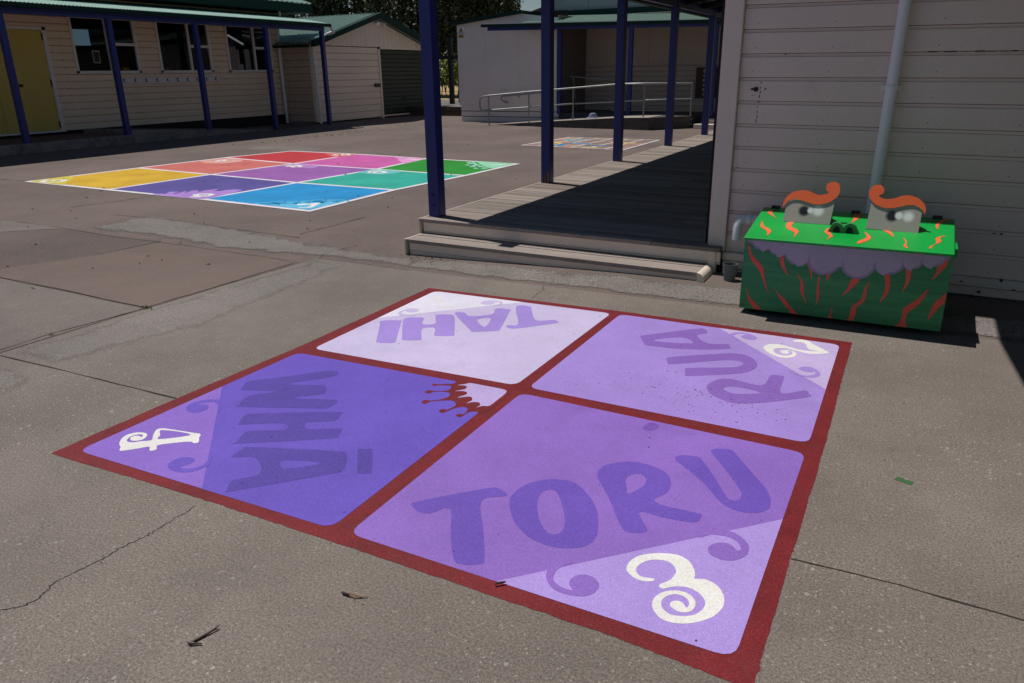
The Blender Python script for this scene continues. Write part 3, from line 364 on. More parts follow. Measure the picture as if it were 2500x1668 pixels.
'browL':[(-0.4813,0.4328),(-0.4819,0.4461),(-0.4765,0.4664),(-0.4623,0.4857),(-0.4414,0.4982),(-0.4139,0.5045),(-0.3914,0.5045),(-0.3735,0.4982),(-0.3557,0.4916),(-0.3387,0.4897),(-0.3225,0.4926),(-0.3059,0.5007),(-0.317,0.5104),(-0.3201,0.5214),(-0.3166,0.5341),(-0.3028,0.5426),(-0.2838,0.5435),(-0.2718,0.5363),(-0.2656,0.5228),(-0.2641,0.5049),(-0.2697,0.488),(-0.2812,0.4749),(-0.301,0.4612),(-0.3247,0.4534),(-0.3493,0.4508),(-0.3722,0.4541),(-0.3986,0.461),(-0.425,0.4665),(-0.4476,0.4652),(-0.4659,0.4542),(-0.4753,0.4408)],
'browR':[(0.0615,0.4425),(0.0644,0.4559),(0.0591,0.4739),(0.0455,0.4902),(0.0289,0.5011),(0.0079,0.5079),(-0.0173,0.5083),(-0.0366,0.5027),(-0.0558,0.4949),(-0.0756,0.4911),(-0.0965,0.4926),(-0.1135,0.5024),(-0.1004,0.5099),(-0.0959,0.5222),(-0.1003,0.534),(-0.112,0.5429),(-0.1276,0.5434),(-0.1421,0.5359),(-0.1493,0.5234),(-0.1514,0.5084),(-0.1443,0.4912),(-0.13,0.4745),(-0.1101,0.4635),(-0.0832,0.4566),(-0.0551,0.4576),(-0.0307,0.4644),(-0.0065,0.4712),(0.0157,0.4734),(0.0339,0.4684),(0.0476,0.4601),(0.0564,0.4514)],
'pupils':[[(-0.393,0.4228),(-0.3693,0.4243),(-0.3681,0.4258),(-0.3556,0.4266),(-0.3375,0.4269),(-0.3142,0.4284)],[(-0.0532,0.4278),(-0.0292,0.4294),(-0.0282,0.4308),(-0.0131,0.4318),(0.0062,0.4291),(0.0272,0.4305)]],
'nose':(3.335,[(-0.2725,0.3625),(-0.2718,0.3784),(-0.2668,0.3932),(-0.2546,0.4019),(-0.2412,0.4009),(-0.2298,0.394),(-0.2235,0.3851),(-0.2189,0.3912),(-0.2069,0.3998),(-0.1941,0.4019),(-0.1804,0.3964),(-0.1732,0.3847),(-0.1707,0.3615)]),
'nostrils':[[(-0.2592,0.3637),(-0.2594,0.3767),(-0.2527,0.3867),(-0.2435,0.388),(-0.2363,0.3785),(-0.2339,0.3635)],[(-0.2099,0.3614),(-0.2102,0.3748),(-0.2051,0.3858),(-0.1961,0.3874),(-0.1879,0.3781),(-0.1849,0.3611)]],
'lidz':(0.3411,0.1361,-0.5874,0.1789),
}
D_green=[(0.0721, 1.9758), (0.0893, 1.9681), (0.111, 1.9628)]
D_weed=[(-3.0394, 2.1645), (-3.0733, 1.7358)]
D_smudge=[(-0.5834, 1.9865)]
def shear(mb):
    mb.v = [(x, y, z-.0115*(x+2.6)) for x, y, z in mb.v]; return mb
# ---------------------------------------------------------------- shared materials
M_red = mat('brick red ground paint', S(114, 33, 38), .55, .2, 5, .3, 130, .35, 260, speck=.3, spec=.2, wear=.45, dirt=(S(98, 52, 50), .52, .7, 14, .55))
def gp(name, rgb, var=.06, dirt=True, speck=.8):
    return mat(name, S(*rgb), .5, var*2., 1.6, .16, 170, .45, 240, .22, speck=speck*.55, wear=.5 if dirt else .12, dirt=(tuple(x*.80 for x in S(*rgb)), .52, .78, 4, .6) if dirt else None)
M_cream = mat('cream wall paint', (.79, .67, .575), .55, .05, 1.5, .05, 60, .15, 90, dirt=((.33, .26, .21), .62, .82, 2.2, .35))
M_creamtrim = mat('cream trim paint', (.80, .69, .59), .5, .06, 2, .05, 70, .1, 90, dirt=((.30, .25, .2), .6, .8, 4, .4))
M_pvc = mat('white plastic pipe', (.82, .82, .84), .35, .04, 2, spec=.5, dirt=((.42, .4, .38), .62, .8, 7, .4))
M_blue = mat('blue post paint', (.008, .019, .17), .42, .12, 2, .05, 80, .12, 90, .5, dirt=((.012, .014, .09), .62, .8, 6, .5))
M_wood = mat('weathered decking', (.285, .25, .23), .95, .22, 6, .16, 90, .3, 60, .02, stretch=(1, 14, 1), tint=True, dirt=((.1, .085, .075), .55, .8, 3, .5))
M_woodx = M_wood
M_concrete = mat('aged concrete', (.22, .2, .185), .9, .25, 2.5, .2, 120, .4, 100, .2, dirt=((.06, .055, .05), .48, .7, 3, .8))
M_darkgap = mat('shadowy gap', (.02, .018, .017), .95, .1)
M_green_roof = mat('green roofing steel', (.20, .37, .31), .45, .12, 2, .06, 60, spec=.5, dirt=((.12, .2, .17), .5, .75, 3, .5))
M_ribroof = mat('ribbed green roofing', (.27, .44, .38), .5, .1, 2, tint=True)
M_green_dark = mat('dark green trim', (.010, .034, .028), .6, .1, 2, spec=.12)
M_steel = mat('galvanised rail', (.30, .31, .315), .42, .15, 8, metal=.5)
M_glass = bpy.data.materials.new('window glass'); M_glass.use_nodes = True
_nt = M_glass.node_tree; _nt.nodes.remove(_nt.nodes['Principled BSDF'])
_g = N(_nt, 'BsdfGlossy'); _g.inputs['Roughness'].default_value = .02; _t = N(_nt, 'BsdfTransparent'); _t.inputs[0].default_value = (.8, .85, .85, 1)
_f = N(_nt, 'Fresnel'); _f.inputs[0].default_value = 1.5; _x = N(_nt, 'MixShader')
_nt.links.new(_f.outputs[0], _x.inputs[0]); _nt.links.new(_t.outputs[0], _x.inputs[1]); _nt.links.new(_g.outputs[0], _x.inputs[2]); _nt.links.new(_x.outputs[0], _nt.nodes['Material Output'].inputs[0])
def emit(name, col, st):
    m = bpy.data.materials.new(name); m.use_nodes = True; p = m.node_tree.nodes['Principled BSDF']
    p.inputs['Base Color'].default_value = (*col, 1); p.inputs['Emission Color'].default_value = (*col, 1); p.inputs['Emission Strength'].default_value = st
    return m
# ================================================================ SETTING: ground
M_asph = pavement('asphalt', (.142, .111, .101), .3, red=1, agg=.4)
M_conc = pavement('concrete slab', (.184, .157, .140), .6, red=0, agg=.46)
M_rough = pavement('rough aggregate', (.180, .160, .147), .75, red=0, agg=.5, soft=True, big=.4)
M_rust = pavement('rusty pavement', (.146, .111, .098), .12, red=1, agg=.2)
M_darkp = pavement('worn dark asphalt', (.112, .088, .08), .2, red=1, agg=.7)
M_greyp = pavement('grey pavement', (.165, .141, .127), .35, red=0, agg=.3)
M_soft = pavement('worn slab film', (.176, .151, .130), .4, red=0, agg=.4, soft=True)
def softflat(pts, z, d):
    """a worn patch whose border breaks up: the tint attribute runs 1 inside to 0 at the rim"""
    q = off(pts, d); b = MB(); n = len(pts)
    for i in range(n):
        j = (i+1) % n; b.add([(*pts[i], z), (*pts[j], z), (*q[j], z), (*q[i], z)], [(0, 1, 2, 3)], ((0, 0, 0), (0, 0, 0), (1, 1, 1), (1, 1, 1)))
    return b.poly(q, (), lambda p: (p[0], p[1], z))
def off(poly, d):
    c = Vector((sum(p[0] for p in poly)/len(poly), sum(p[1] for p in poly)/len(poly)))
    r = []; n = len(poly)
    for i in range(n):
        a, p, q = Vector(poly[i-1]), Vector(poly[i]), Vector(poly[(i+1) % n])
        u = (p-a).normalized(); v = (q-p).normalized()
        n1 = Vector((-u.y, u.x)); n2 = Vector((-v.y, v.x))
        m_ = (n1+n2).normalized(); k = d/max(.3, m_.dot(n1))
        if (c-p).dot(n1+n2) < 0: k = -k
        r.append(tuple(p+m_*k))
    return r
M_joint = mat('dark joint', (.028, .022, .018), .95, .3, 30)  # near-black colour of the paving joints and cracks
def sm(t): t = max(0, min(1, t)); return t*t*(3-2*t)
def H(x, y): return .032*sm((y-3.3)/.25)*sm((x+2.7)/1.7)-.05*sm((x+11.1)/.62)*sm((-8.75-x)/1.2)*sm((y-2)/2)*sm((16.5-y)/1.5)
g = MB()
xs = [-70, -40, -20, -12]+[-11.2+.1*i for i in range(26)]+[-8, -5, -3]+[-2.8+.15*i for i in range(30)]+[2.2, 6, 20, 60]
ys = [-40, -10, -2, 1, 2, 2.5, 3, 3.3]+[3.34+.03*i for i in range(10)]+[3.9, 5, 8, 12, 14.8, 15.2, 15.6, 16, 16.5, 20, 40, 90]
xs = sorted(xs)
pts = [(x, y, -.003+H(x, y)) for y in ys for x in xs]; nx = len(xs)
g.add(pts, [(j*nx+i, j*nx+i+1, (j+1)*nx+i+1, (j+1)*nx+i) for j in range(len(ys)-1) for i in range(nx-1)])
g.smooth = True
g.build('ground', M_asph, kind='structure', origin=(0, 0, 0))
def flat(pts, z): return MB().poly([(p[0], p[1]) for p in pts], (), lambda p: (p[0], p[1], z))
def wob(pts, a=.012, n=6):
    r = []
    for i in range(len(pts)):
        p, q = pts[i], pts[(i+1) % len(pts)]
        for k in range(n):
            t = k/n; j = a if k else 0
            r.append((p[0]+(q[0]-p[0])*t+random.uniform(-j, j), p[1]+(q[1]-p[1])*t+random.uniform(-j, j)))
    return r
# the play slab: jointed concrete from the step to behind the viewer
slab = [(-3.035, -1.5), (-3.04, 1.5), (-3.0, 3.28), (-2.5, 3.262), (-1.6, 3.275), (-.8, 3.29), (.55, 3.297), (6, 3.297), (6, -1.5)]
flat(slab, -.0002).build('concrete_slab', M_conc, kind='structure', origin=(0, 0, 0))
softflat([(-3.025, 1.51), (-3.03, 1.9), (-3.03, 2.3), (-3.0, 2.8), (-2.985, 3.255), (-2.72, 3.245), (-2.66, 2.9), (-2.62, 2.5), (-2.58, 2.1), (-2.66, 1.75), (-2.72, 1.51)], .0003, .10).build('slab_edge_strip', M_rough, kind='structure', origin=(0, 0, 0))
softflat([(-3.02, .75), (-3.02, 1.46), (-2.6, 1.46), (-2.55, 1.0), (-2.7, .75)], .0003, .13).build('slab_edge_strip', M_rough, kind='structure', origin=(0, 0, 0))
def pave(name, key, m, z): flat(wob(D[key], .006, 5), z).build(name, m, kind='structure', origin=(0, 0, 0))
pave('asphalt_patch', 'P_rust', M_rust, -.0006)
pave('asphalt_patch', 'P_dark', M_darkp, -.0008)
pave('asphalt_patch', 'P_grey1', M_greyp, -.001)
flat(wob([(-3.06, -1.5), (-3.06, 2.16), (-4.3, 2.2), (-6.5, 2.3), (-6.5, -1.5)], .006), -.0012).build('pavement', M_greyp, kind='structure', origin=(0, 0, 0))
softflat([(-5.2, 3.3), (-4.3, 3.27), (-3.7, 3.2), (-2.95, 3.29), (-2.3, 3.295), (-2.45, 3.56), (-3.3, 3.62), (-4.2, 3.80), (-5.2, 3.9)], -.0003, .13).build('aggregate_strip', M_rough, kind='structure', origin=(0, 0, 0))
band = [(x, y) for x in [i*.1-2.35 for i in range(38)] for y in (0,)]
b = MB(); xs2 = [-2.4+.08*i for i in range(45)]
pts = [(x, y, H(x, y)-.0008) for x in xs2 for y in (3.30, 3.36, 3.42, 3.48, 3.545)]

fd = (0, .9, .9, .8, 0)
for i in range(len(xs2)-1):
    for j in range(4):
        f = [i*5+j, (i+1)*5+j, (i+1)*5+j+1, i*5+j+1]; b.add([pts[q] for q in f], [(0, 1, 2, 3)], tuple((fd[q % 5],)*3 for q in f))
b.smooth = True
b.build('aggregate_strip', M_rough, kind='structure', origin=(0, 0, 0))
flat(wob(D['P_lightfar'], .02), -.002).build('concrete_patch', M_greyp, kind='structure', origin=(0, 0, 0))
def seam(key, wd, jit=.004, n=5):
    P = D['L_'+key]; r = []
    for a, c in zip(P, P[1:]):
        for k in range(n): t = k/n; r.append((a[0]+(c[0]-a[0])*t+random.uniform(-jit, jit), a[1]+(c[1]-a[1])*t+random.uniform(-jit, jit)))
    r.append(P[-1])
    b.strip(r, [wd*random.uniform(.35, .95) for _ in r], .0003)
b = MB()
for k, wd, j in (('jL', .011, .0015), ('jR', .009, .0015), ('j2', .010, .004), ('j3', .007, .005), ('j4', .007, .006), ('j5', .010, .004), ('j6', .006, .006), ('j7', .012, .006), ('j8', .009, .008), ('j9', .013, .008), ('j10', .006, .006), ('crk2', .004, .002)): seam(k, wd, j)
b.build('pavement_joints', M_joint, kind='structure', origin=(0, 0, 0))
b = MB(); seam('crk', .0042, .0035, 7); b.build('pavement_crack', M_joint, kind='structure', origin=(0, 0, 0))
# ================================================================ four square court
M_tp = gp('pale lilac paint', (196, 184, 220)); M_tl = gp('lilac letter paint', (160, 135, 211), dirt=False); M_tc = gp('near white paint', (219, 215, 236), dirt=False, speck=.1)
M_rp = gp('lilac paint', (158, 132, 208)); M_rl = gp('violet letter paint', (133, 98, 182), dirt=False); M_rc = gp('light lilac paint', (188, 170, 216))
M_op = gp('violet paint', (137, 102, 188)); M_ol = gp('deep violet letter paint', (106, 80, 178), dirt=False); M_oc = gp('lilac corner paint', (168, 143, 216))
M_wp = gp('deep violet paint', (104, 82, 186)); M_wl = gp('dark violet letter paint', (86, 68, 158), dirt=False); M_wc = gp('violet corner paint', (136, 103, 196))
M_white = gp('white ground paint', (226, 224, 222), dirt=False, speck=0); M_faint = gp('faint yellow paint', (222, 219, 222), dirt=False, speck=0)
court = thing('four_square_court', (-1.08, 2.06, 0), 'big four square court in purples with dark red border painted on the concrete', 'court')
Z = (.0006, .0010, .0014, .0018, .0022)
flat(wob(D['border'], .0022, 9), Z[0]).build('border', M_red, court)
M_brush = mat('dry brushed red edge', S(120, 42, 44), .6, .2, 5, .3, 130, spec=.15)
_n = M_brush.node_tree; _p = _n.nodes['Principled BSDF']; _co = N(_n, 'TexCoord').outputs['Object']; _at = N(_n, 'Attribute', attribute_name='tint'); _sp = N(_n, 'SeparateColor'); _n.links.new(_at.outputs['Color'], _sp.inputs[0])
_ad = N(_n, 'Math', operation='ADD'); _n.links.new(_sp.outputs[0], _ad.inputs[0]); _n.links.new(ramp(_n, noise(_n, _co, 26, 6, .7), .25, .75, -.7, .5), _ad.inputs[1]); _n.links.new(ramp(_n, _ad.outputs[0], .4, .6), _p.inputs['Alpha'])
bo = D['border']; bi = off(bo, .004); bx = off(bo, -.0055); b = MB()
for i in range(len(bo)):
    j = (i+1) % len(bo); b.add([(*bx[i], .0005), (*bx[j], .0005), (*bi[j], .0005), (*bi[i], .0005)], [(0, 1, 2, 3)], ((0, 0, 0), (0, 0, 0), (.9, .9, .9), (.9, .9, .9)))
b.build('brushed_edge', M_brush, court)
def shape(name, key, z, m, par, label=None):
    v = D[key]
    o, h = v if isinstance(v, tuple) else (v, [])
    MB().poly(crom(o), [crom(x) for x in h], lambda p: (p[0], p[1], z)).build(name, m, par, label)
for key, pm, lm, cm, letters, sw, nm, lab in (
        ('tahi', M_tp, M_tl, M_tc, 'IHAT', 't_s1 t_s2', M_faint, 'palest lilac panel lettered TAHI'),
        ('rua', M_rp, M_rl, M_rc, 'RUA', 'r_s1 r_s2', M_white, 'lilac panel lettered RUA with white 2'),
        ('toru', M_op, M_ol, M_oc, 'TORU', 'o_s1 o_s2', M_white, 'violet panel lettered TORU with white 3'),
        ('wha', M_wp, M_wl, M_wc, 'WHAm', 'w_s1 w_s2', M_white, 'deepest violet panel lettered WHĀ with white 4')):
    pan = flat(D[key], Z[1]).build('panel', pm, court, lab)
    pre = {'tahi': 't_', 'rua': 'r_', 'toru': 'o_', 'wha': 'w_'}[key]
    flat(D[key+'_c'], Z[2]).build('corner_patch', cm, pan)
    for L in letters: shape('macron' if L == 'm' else 'letter', pre+L, Z[2], lm, pan)
    for s_ in sw.split(): shape('swirl', s_, Z[3], pm, pan)
    shape('numeral', pre+'n', Z[3], nm, pan)
    if key == 'wha':
        shape('crown', 'crown', Z[2], M_red, pan); shape('crown_heart', 'pocket', Z[3], gp('crown lilac paint', (181, 160, 212)), pan)
def blot(x, y, rx, ry, n=14): return [(x+rx*math.cos(6.283*k/n)*random.uniform(.7, 1.2), y+ry*math.sin(6.283*k/n)*random.uniform(.6, 1.2)) for k in range(n)]
flat(blot(D_smudge[0][0], D_smudge[0][1], .022, .03), Z[2]).build('scuff', mat('scuffed violet', S(120, 80, 172), .5, .2, 30), court)
random.seed(31); b = MB()
for _ in range(150):
    x, y = random.gauss(-.47, .17), random.gauss(2.26, .11)
    if -1.0 < x < -.2 and 2.12 < y < 2.9: r = random.uniform(.0008, .0026); b.poly(blot(x, y, r*1.5, r, 6), (), lambda p: (p[0], p[1], Z[3]))
b.build('scuff_specks', mat('rusty scuff specks', (.20, .07, .09), .8, .3, 60), court)['kind'] = 'stuff'
# ================================================================ nine square court
G9 = D['nine']
nine = thing('nine_square_court', (-6.1, 6.3, 0), 'rainbow nine square court with white lines painted on the asphalt', 'court')
M_line = gp('white line paint', (222, 216, 222), dirt=False, speck=.1)
big = [*G9[0], G9[1][3], G9[2][3], *reversed(G9[3]), G9[2][0], G9[1][0]]
flat(off(big, -.028), Z[0]).build('line_grid', M_line, nine)
C9 = [[('yellow', (206, 164, 42)), ('indigo', (88, 78, 148)), ('blue', (32, 140, 200))], [('salmon', (198, 108, 100)), ('violet', (148, 92, 164)), ('teal', (46, 166, 148))], [('red', (186, 52, 56)), ('pink', (198, 92, 162)), ('green', (40, 140, 40))]]
P9 = {'yellow': (202, 186, 70), 'indigo': (168, 128, 204), 'blue': (92, 180, 218), 'salmon': (214, 160, 150), 'violet': (180, 132, 194), 'teal': (112, 188, 190), 'red': (204, 96, 86), 'pink': (218, 150, 198), 'green': (140, 206, 170)}
K9 = {'indigo': 'purple', 'salmon': 'orange'}
for i in range(3):
    for j in range(3):
        nme, c = C9[i][j]
        q = [G9[i][j], G9[i][j+1], G9[i+1][j+1], G9[i+1][j]]
        sqo = flat(off(q, .028), Z[1]).build('square', gp(nme+' court paint', c, .1), nine, nme+' square of the court')
        kk = K9.get(nme, nme)
        if 'n_'+kk+'_p' in D: MB().poly(crom(D['n_'+kk+'_p'], 3), (), lambda p: (p[0], p[1], Z[2])).build('corner_patch', gp('light '+nme+' court paint', P9[nme], .06), sqo)
        if nme == 'blue':
            MB().poly(crom(D['n_blue_n'], 3), (), lambda p: (p[0], p[1], Z[3])).build('numeral', M_white, sqo)
            b = MB()
            for x, y in D['ripples']:
                P = [(x+.12*math.cos(t), y+.05*math.sin(t)) for t in [.4*k for k in range(14)]]; b.strip(P, .022, Z[2])
            b.build('ripples', gp('light blue court paint', P9['blue']), sqo)
        elif 'n_'+kk+'_n' in D:
            P = D['n_'+kk+'_n']; b = MB(); b.strip(P, .055, Z[3]); b.build('numeral', M_white, sqo)
        if nme == 'green':
            b = MB()
            for x, y in D['drops']: b.poly([(x+.05*math.cos(t), y+.07*math.sin(t)) for t in [.785*k for k in range(8)]], (), lambda p: (p[0], p[1], Z[2]))
            b.build('drops', gp('light green court paint', P9['green']), sqo)
# ================================================================ snakes and ladders board
sb = thing('snakes_board', (-4.3, 10.7, 0), 'brown gridded snakes and ladders board painted on the far asphalt', 'board game')
Q = [Vector(p) for p in D['snake']]   # left far right near
def bil(s, t): return (Q[0].lerp(Q[3], s)).lerp(Q[1].lerp(Q[2], s), t)
flat(off([tuple(q) for q in Q], -.02), Z[0]).build('white_grid', M_line, sb)
b = MB(); random.seed(3)
for i in range(6):
    for j in range(6):
        e = .02/1.7
        q = [bil((i+a)/6, (j+c)/6) for a, c in ((e*4, e*4), (1-e*4, e*4), (1-e*4, 1-e*4), (e*4, 1-e*4))]
        t = random.choice([(.9, .52, .4), (.62, .42, .36), (1, .62, .42), (.5, .4, .38), (.75, .6, .45)])
        k = 1.0-.4*i/6
        b.quad(*[(p.x, p.y, Z[1]) for p in q], tint=tuple(x*k for x in t))
b.build('squares', mat('board brown paint', (.42, .36, .33), .6, .25, 5, .15, 120, tint=True), sb)
for key, c in (('snake_b1', (40, 130, 180)), ('snake_b2', (70, 165, 180)), ('snake_b3', (60, 110, 140)), ('snake_y', (205, 180, 100)), ('snake_y2', (200, 175, 110)), ('snake_y3', (190, 165, 100))):
    P = D[key]; MB().strip(P, .11, Z[2]).build('snake', gp('snake paint %d %d %d' % c, c), sb)
MB().strip(D_green, .02, .0006).build('paint_dab', gp('green spill paint', (62, 100, 62)), label='short green dab of spilt paint on bare concrete', cat='paint mark')
# ================================================================ right building: deck and steps
deck = thing('timber_deck', (-1.7, 3.75, 0), 'grey weathered timber deck with a low front step and cream risers', 'deck')
random.seed(11)
def planks(name, x0, x1, y0, y1, z, pw, gap=.005, th=.02, parent=deck, joint=True):
    b = MB(); y = y0
    while y < y1-.01:
        ye = min(y+pw-gap, y1)
        cuts = [x0, x1]
        if joint and random.random() < .8: cuts = [x0, x0+(x1-x0)*random.choice([.28, .3, .55, .57, .8]), x1]
        for a, c in zip(cuts, cuts[1:]):
            k = random.uniform(.72, 1.15); dz = random.uniform(-.0012, .0012)
            b.box(a+.001, c-.001, y, ye, z-th+dz, z+dz, tint=(k, k*random.uniform(.95, 1.0), k*random.uniform(.9, 1.0)))
        y += pw
    shear(b); return b.build(name, M_wood, parent, bevel=.0012)
planks('deck_boards', -2.592, -.80, 3.752, 13.6, .178, .066)
planks('step_boards', -2.572, -.862, 3.572, 3.800, .090, .0655, joint=False)
b = MB(); b.box(-2.585, -.80, 3.7505, 3.7515, .150, .157); shear(b)
b = MB().box(-2.580, -.80, 3.768, 3.785, .104, .156); b.box(-2.580, -.80, 3.772, 3.786, .092, .102); shear(b).build('deck_riser', M_creamtrim, deck, bevel=.0015)
b = MB().box(-2.560, -.868, 3.584, 3.60, .026, .068); b.box(-2.560, -.868, 3.587, 3.602, -.03, .0235); shear(b).build('step_riser', M_creamtrim, deck, bevel=.0015)
b = MB().box(-2.60, -2.5935, 3.748, 13.6, .02, .1795); b.box(-2.582, -2.5735, 3.566, 3.765, 0, .0915); shear(b).build('side_trim', M_creamtrim, deck)
b = MB().box(-2.57, -.8, 3.80, 13.6, -.02, .14); shear(b).build('underframe', M_darkgap, deck)
# half-round cream end cap that runs down the step end
b = MB(); b.smooth = True
prof = [(.021*math.cos(t), .021*math.sin(t)) for t in [math.pi*k/10-math.pi/2 for k in range(11)]]
def capseg(a, c, frame):
    pts = [frame(p, a) for p in prof]+[frame(p, c) for p in prof]; n = len(prof)
    b.add(pts, [(i, i+1, n+i+1, n+i) for i in range(n-1)]+[tuple(range(n)), tuple(reversed(range(n, 2*n)))])
b.add([(-.860+x*1.5, 3.560, .092 if z > 0 else .0) if False else (-.860+max(0, x)*1.6, 3.558, z) for x, z in [(0, .005), (.018, .005), (.022, .03), (.021, .065), (.016, .083), (.008, .091), (0, .093)]]+[(-.860+max(0, x)*1.6, 3.775, z) for x, z in [(0, .005), (.018, .005), (.022, .03), (.021, .065), (.016, .083), (.008, .091), (0, .093)]], [(i, (i+1) % 7, 7+(i+1) % 7, 7+i) for i in range(7)]+[tuple(reversed(range(7))), tuple(range(7, 14))])
b.add([(-.855+x, 3.757+y, z) for z in (.04, .178) for x, y in [(0, 0), (.02, 0), (.034, .006), (.038, .02), (.034, .034), (0, .04)]], [(i, (i+1) % 6, 6+(i+1) % 6, 6+i) for i in range(6)]+[tuple(reversed(range(6))), tuple(range(6, 12))])
shear(b).build('end_cap', M_creamtrim, deck)
# ================================================================ right building: verandah
ver = thing('verandah', (-2.55, 3.85, .178), 'blue posted verandah roof along the deck of the cream building', 'verandah')
PY = [3.845, 5.435, 7.035, 8.72, 10.39, 12.05]
for i, y in enumerate(PY):
    b = MB().box(-2.588, -2.512, y, y+.076, .176, 1.74); shear(b)
    p = b.build('post', M_blue, ver, 'blue post with chipped splintered foot' if i == 1 else None, bevel=.004)
    for zz in (.245, .31):
        if i and zz > .3: continue
        c = MB(); c.cyl((-2.552, y+.001, zz), (-2.552, y-.006, zz), .0085, 8); shear(c).build('bolt', M_blue, p)
    if False:
        c = MB(); c.cyl((-2.552, 3.846, .245), (-2.552, 3.836, .245), .011, 10); shear(c).build('bolt', M_blue, p)
    if i == 1:
        c = MB(); random.seed(2)
        for k in range(7): x = -2.566+random.uniform(-.012, .045); c.box(x, x+.007, 5.4305, 5.436, .181, .21+random.uniform(.01, .065))
        shear(c).build('bare_wood', mat('splintered wood', (.19, .13, .09), .9, .4, 20), p)
b = MB().box(-2.582, -2.518, 3.79, 13.6, 1.64, 1.735); shear(b).build('beam', M_blue, ver)
b = MB(); corrugated(b, (-2.72, 3.88, 1.735), (-2.72, 13.6, 1.735), (-.80, 3.88, 2.0), 150, .012); b.build('roof', M_green_roof, ver)
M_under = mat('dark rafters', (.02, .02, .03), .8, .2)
b = MB()
for k in range(14): y = 3.9+k*.74; b.add([(x, yy, zz) for yy in (y, y+.03) for x, zz in ((-2.66, 1.665), (-.82, 1.90), (-.82, 1.97), (-2.66, 1.735))], [(0, 1, 2, 3), (4, 7, 6, 5), (0, 4, 5, 1), (1, 5, 6, 2), (2, 6, 7, 3), (3, 7, 4, 0)])
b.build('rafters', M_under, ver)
b = MB().box(-2.80, -2.72, 3.88, 13.6, 1.655, 1.752); b.build('gutter', M_green_dark, ver, bevel=.006)
# ================================================================ right building: walls
bld = thing('weatherboard_classroom', (.9, 4.6, .15), 'big cream weatherboard classroom wall behind the painted storage box', 'building')
YW = 3.84
b = MB(); siding(b, lambda a, d, z: (a, YW-d, z), -.79, 3.6, .150, 2.6, .1044, .010, .19)
shear(b).build('wall', M_cream, bld)
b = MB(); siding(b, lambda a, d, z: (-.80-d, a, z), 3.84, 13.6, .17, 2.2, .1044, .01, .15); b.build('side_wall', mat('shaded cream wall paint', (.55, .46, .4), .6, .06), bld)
b = MB().box(-.872, -.792, YW-.028, YW+.02, .152, 2.5); shear(b).build('corner_board', M_creamtrim, bld, bevel=.003)
b = MB().box(-.885, -.860, YW-.0, YW+.09, .165, 2.3); shear(b).build('corner_board', M_creamtrim, bld, bevel=.003)
b = MB().box(-.80, 3.6, YW-.036, YW+.03, .112, .148); b.box(-.80, 3.6, YW-.012, YW+.03, .066, .105); b.box(-.80, 3.6, YW-.018, YW+.03, .052, .060); b.box(-.80, 3.6, YW-.008, YW+.03, .0, .045)
shear(b).build('plinth_boards', M_creamtrim, bld, bevel=.002)
b = MB().box(-.9, 3.6, YW+.012, YW+.028, -.02, 2.6); shear(b).build('wall_backing', M_darkgap, bld)
# roof: low gable end with a small overhang over the wall
zr = lambda x: 2.05+.30*(x+1.25)
b = MB()
for y0, y1 in ((3.70, 13.6),):
    xs3 = (-1.25, 1.6, 4.4); zz = [zr(-1.25), zr(1.6), zr(1.6)-.30*2.8]
    for k in range(2):
        b.add([(xs3[k+i], y, zz[k+i]+dz) for dz in (0, .05) for y in (y0, y1) for i in (0, 1)], [(0, 1, 3, 2), (4, 6, 7, 5), (0, 4, 5, 1), (2, 3, 7, 6), (0, 2, 6, 4), (1, 5, 7, 3)])
b.build('roof', M_green_roof, bld)
b = MB().prism([(-.8, 2.15), (1.6, 2.86), (3.6, 2.26), (3.6, 2.4), (-.8, 2.05)], lambda p: (p[0], YW+.03, p[1]), lambda p: (p[0], YW+.05, p[1])); b.build('gable', M_cream, bld)
# nails, stains and a cut-off bolt on the wall
M_rust_f = mat('rusty fixing', (.05, .03, .025), .8, .4, 20); M_crackp = mat('cracked paint', (.06, .04, .03), .9, .3, 20)
b = MB(); b.cyl((-.712, YW-.006, .93), (-.712, YW+.012, .93), .011, 10); b.box(-.735, -.711, YW-.004, YW+.003, .926, .934); shear(b).build('old_bolt', M_rust_f, bld)
b = MB(); b.cyl((-.67, YW-.003, .932), (-.67, YW+.01, .932), .004, 8); shear(b).build('screw', M_rust_f, bld)
for k in range(9):
    z = .78+k*.022; x = -.694+random.uniform(-.003, .003)+(z-.9)*.06; shear(MB().box(x, x+.0035, YW-.0012, YW+.002, z, z+random.uniform(.006, .016))).build('paint_crack', M_crackp, bld)
random.seed(5); x = -.02
while x < .35:
    l = random.uniform(.008, .05); shear(MB().box(x, x+l, YW-.0018, YW+.001, 1.084, 1.084+random.uniform(.002, .005))).build('paint_crack', M_crackp, bld); x += l+random.uniform(.004, .03)
for x, z in ((.34, .345), (.37, .343), (.325, .085), (.2, .14), (.4, .145), (.45, .112), (.3, .062), (-.77, .25), (-.774, .355), (-.77, .565), (-.60, 1.08), (.25, .128)): shear(MB().box(x, x+random.uniform(.006, .014), YW-.0385 if z < .15 else YW-.002, YW, z, z+random.uniform(.003, .007))).build('paint_chip', M_crackp, bld)
M_nail = mat('painted nail heads', (.42, .34, .29), .6, .2, 20)
b = MB()
for x in (-.73, -.40, .02, .36, .75):
    for k in range(11): c = Vector((x+random.uniform(-.004, .004), 0, .172+.1044*k)); b.poly([(c.x+.0035*math.cos(1.05*q), c.z+.0035*math.sin(1.05*q)) for q in range(6)], (), lambda p: (p[0], YW-.0006, p[1]), True)
shear(b).build('nail_heads', M_nail, bld)['kind'] = 'stuff'
dp = thing('downpipe', (-.14, 3.79, .15), 'tall white downpipe fixed to the cream wall above the storage box', 'pipe')
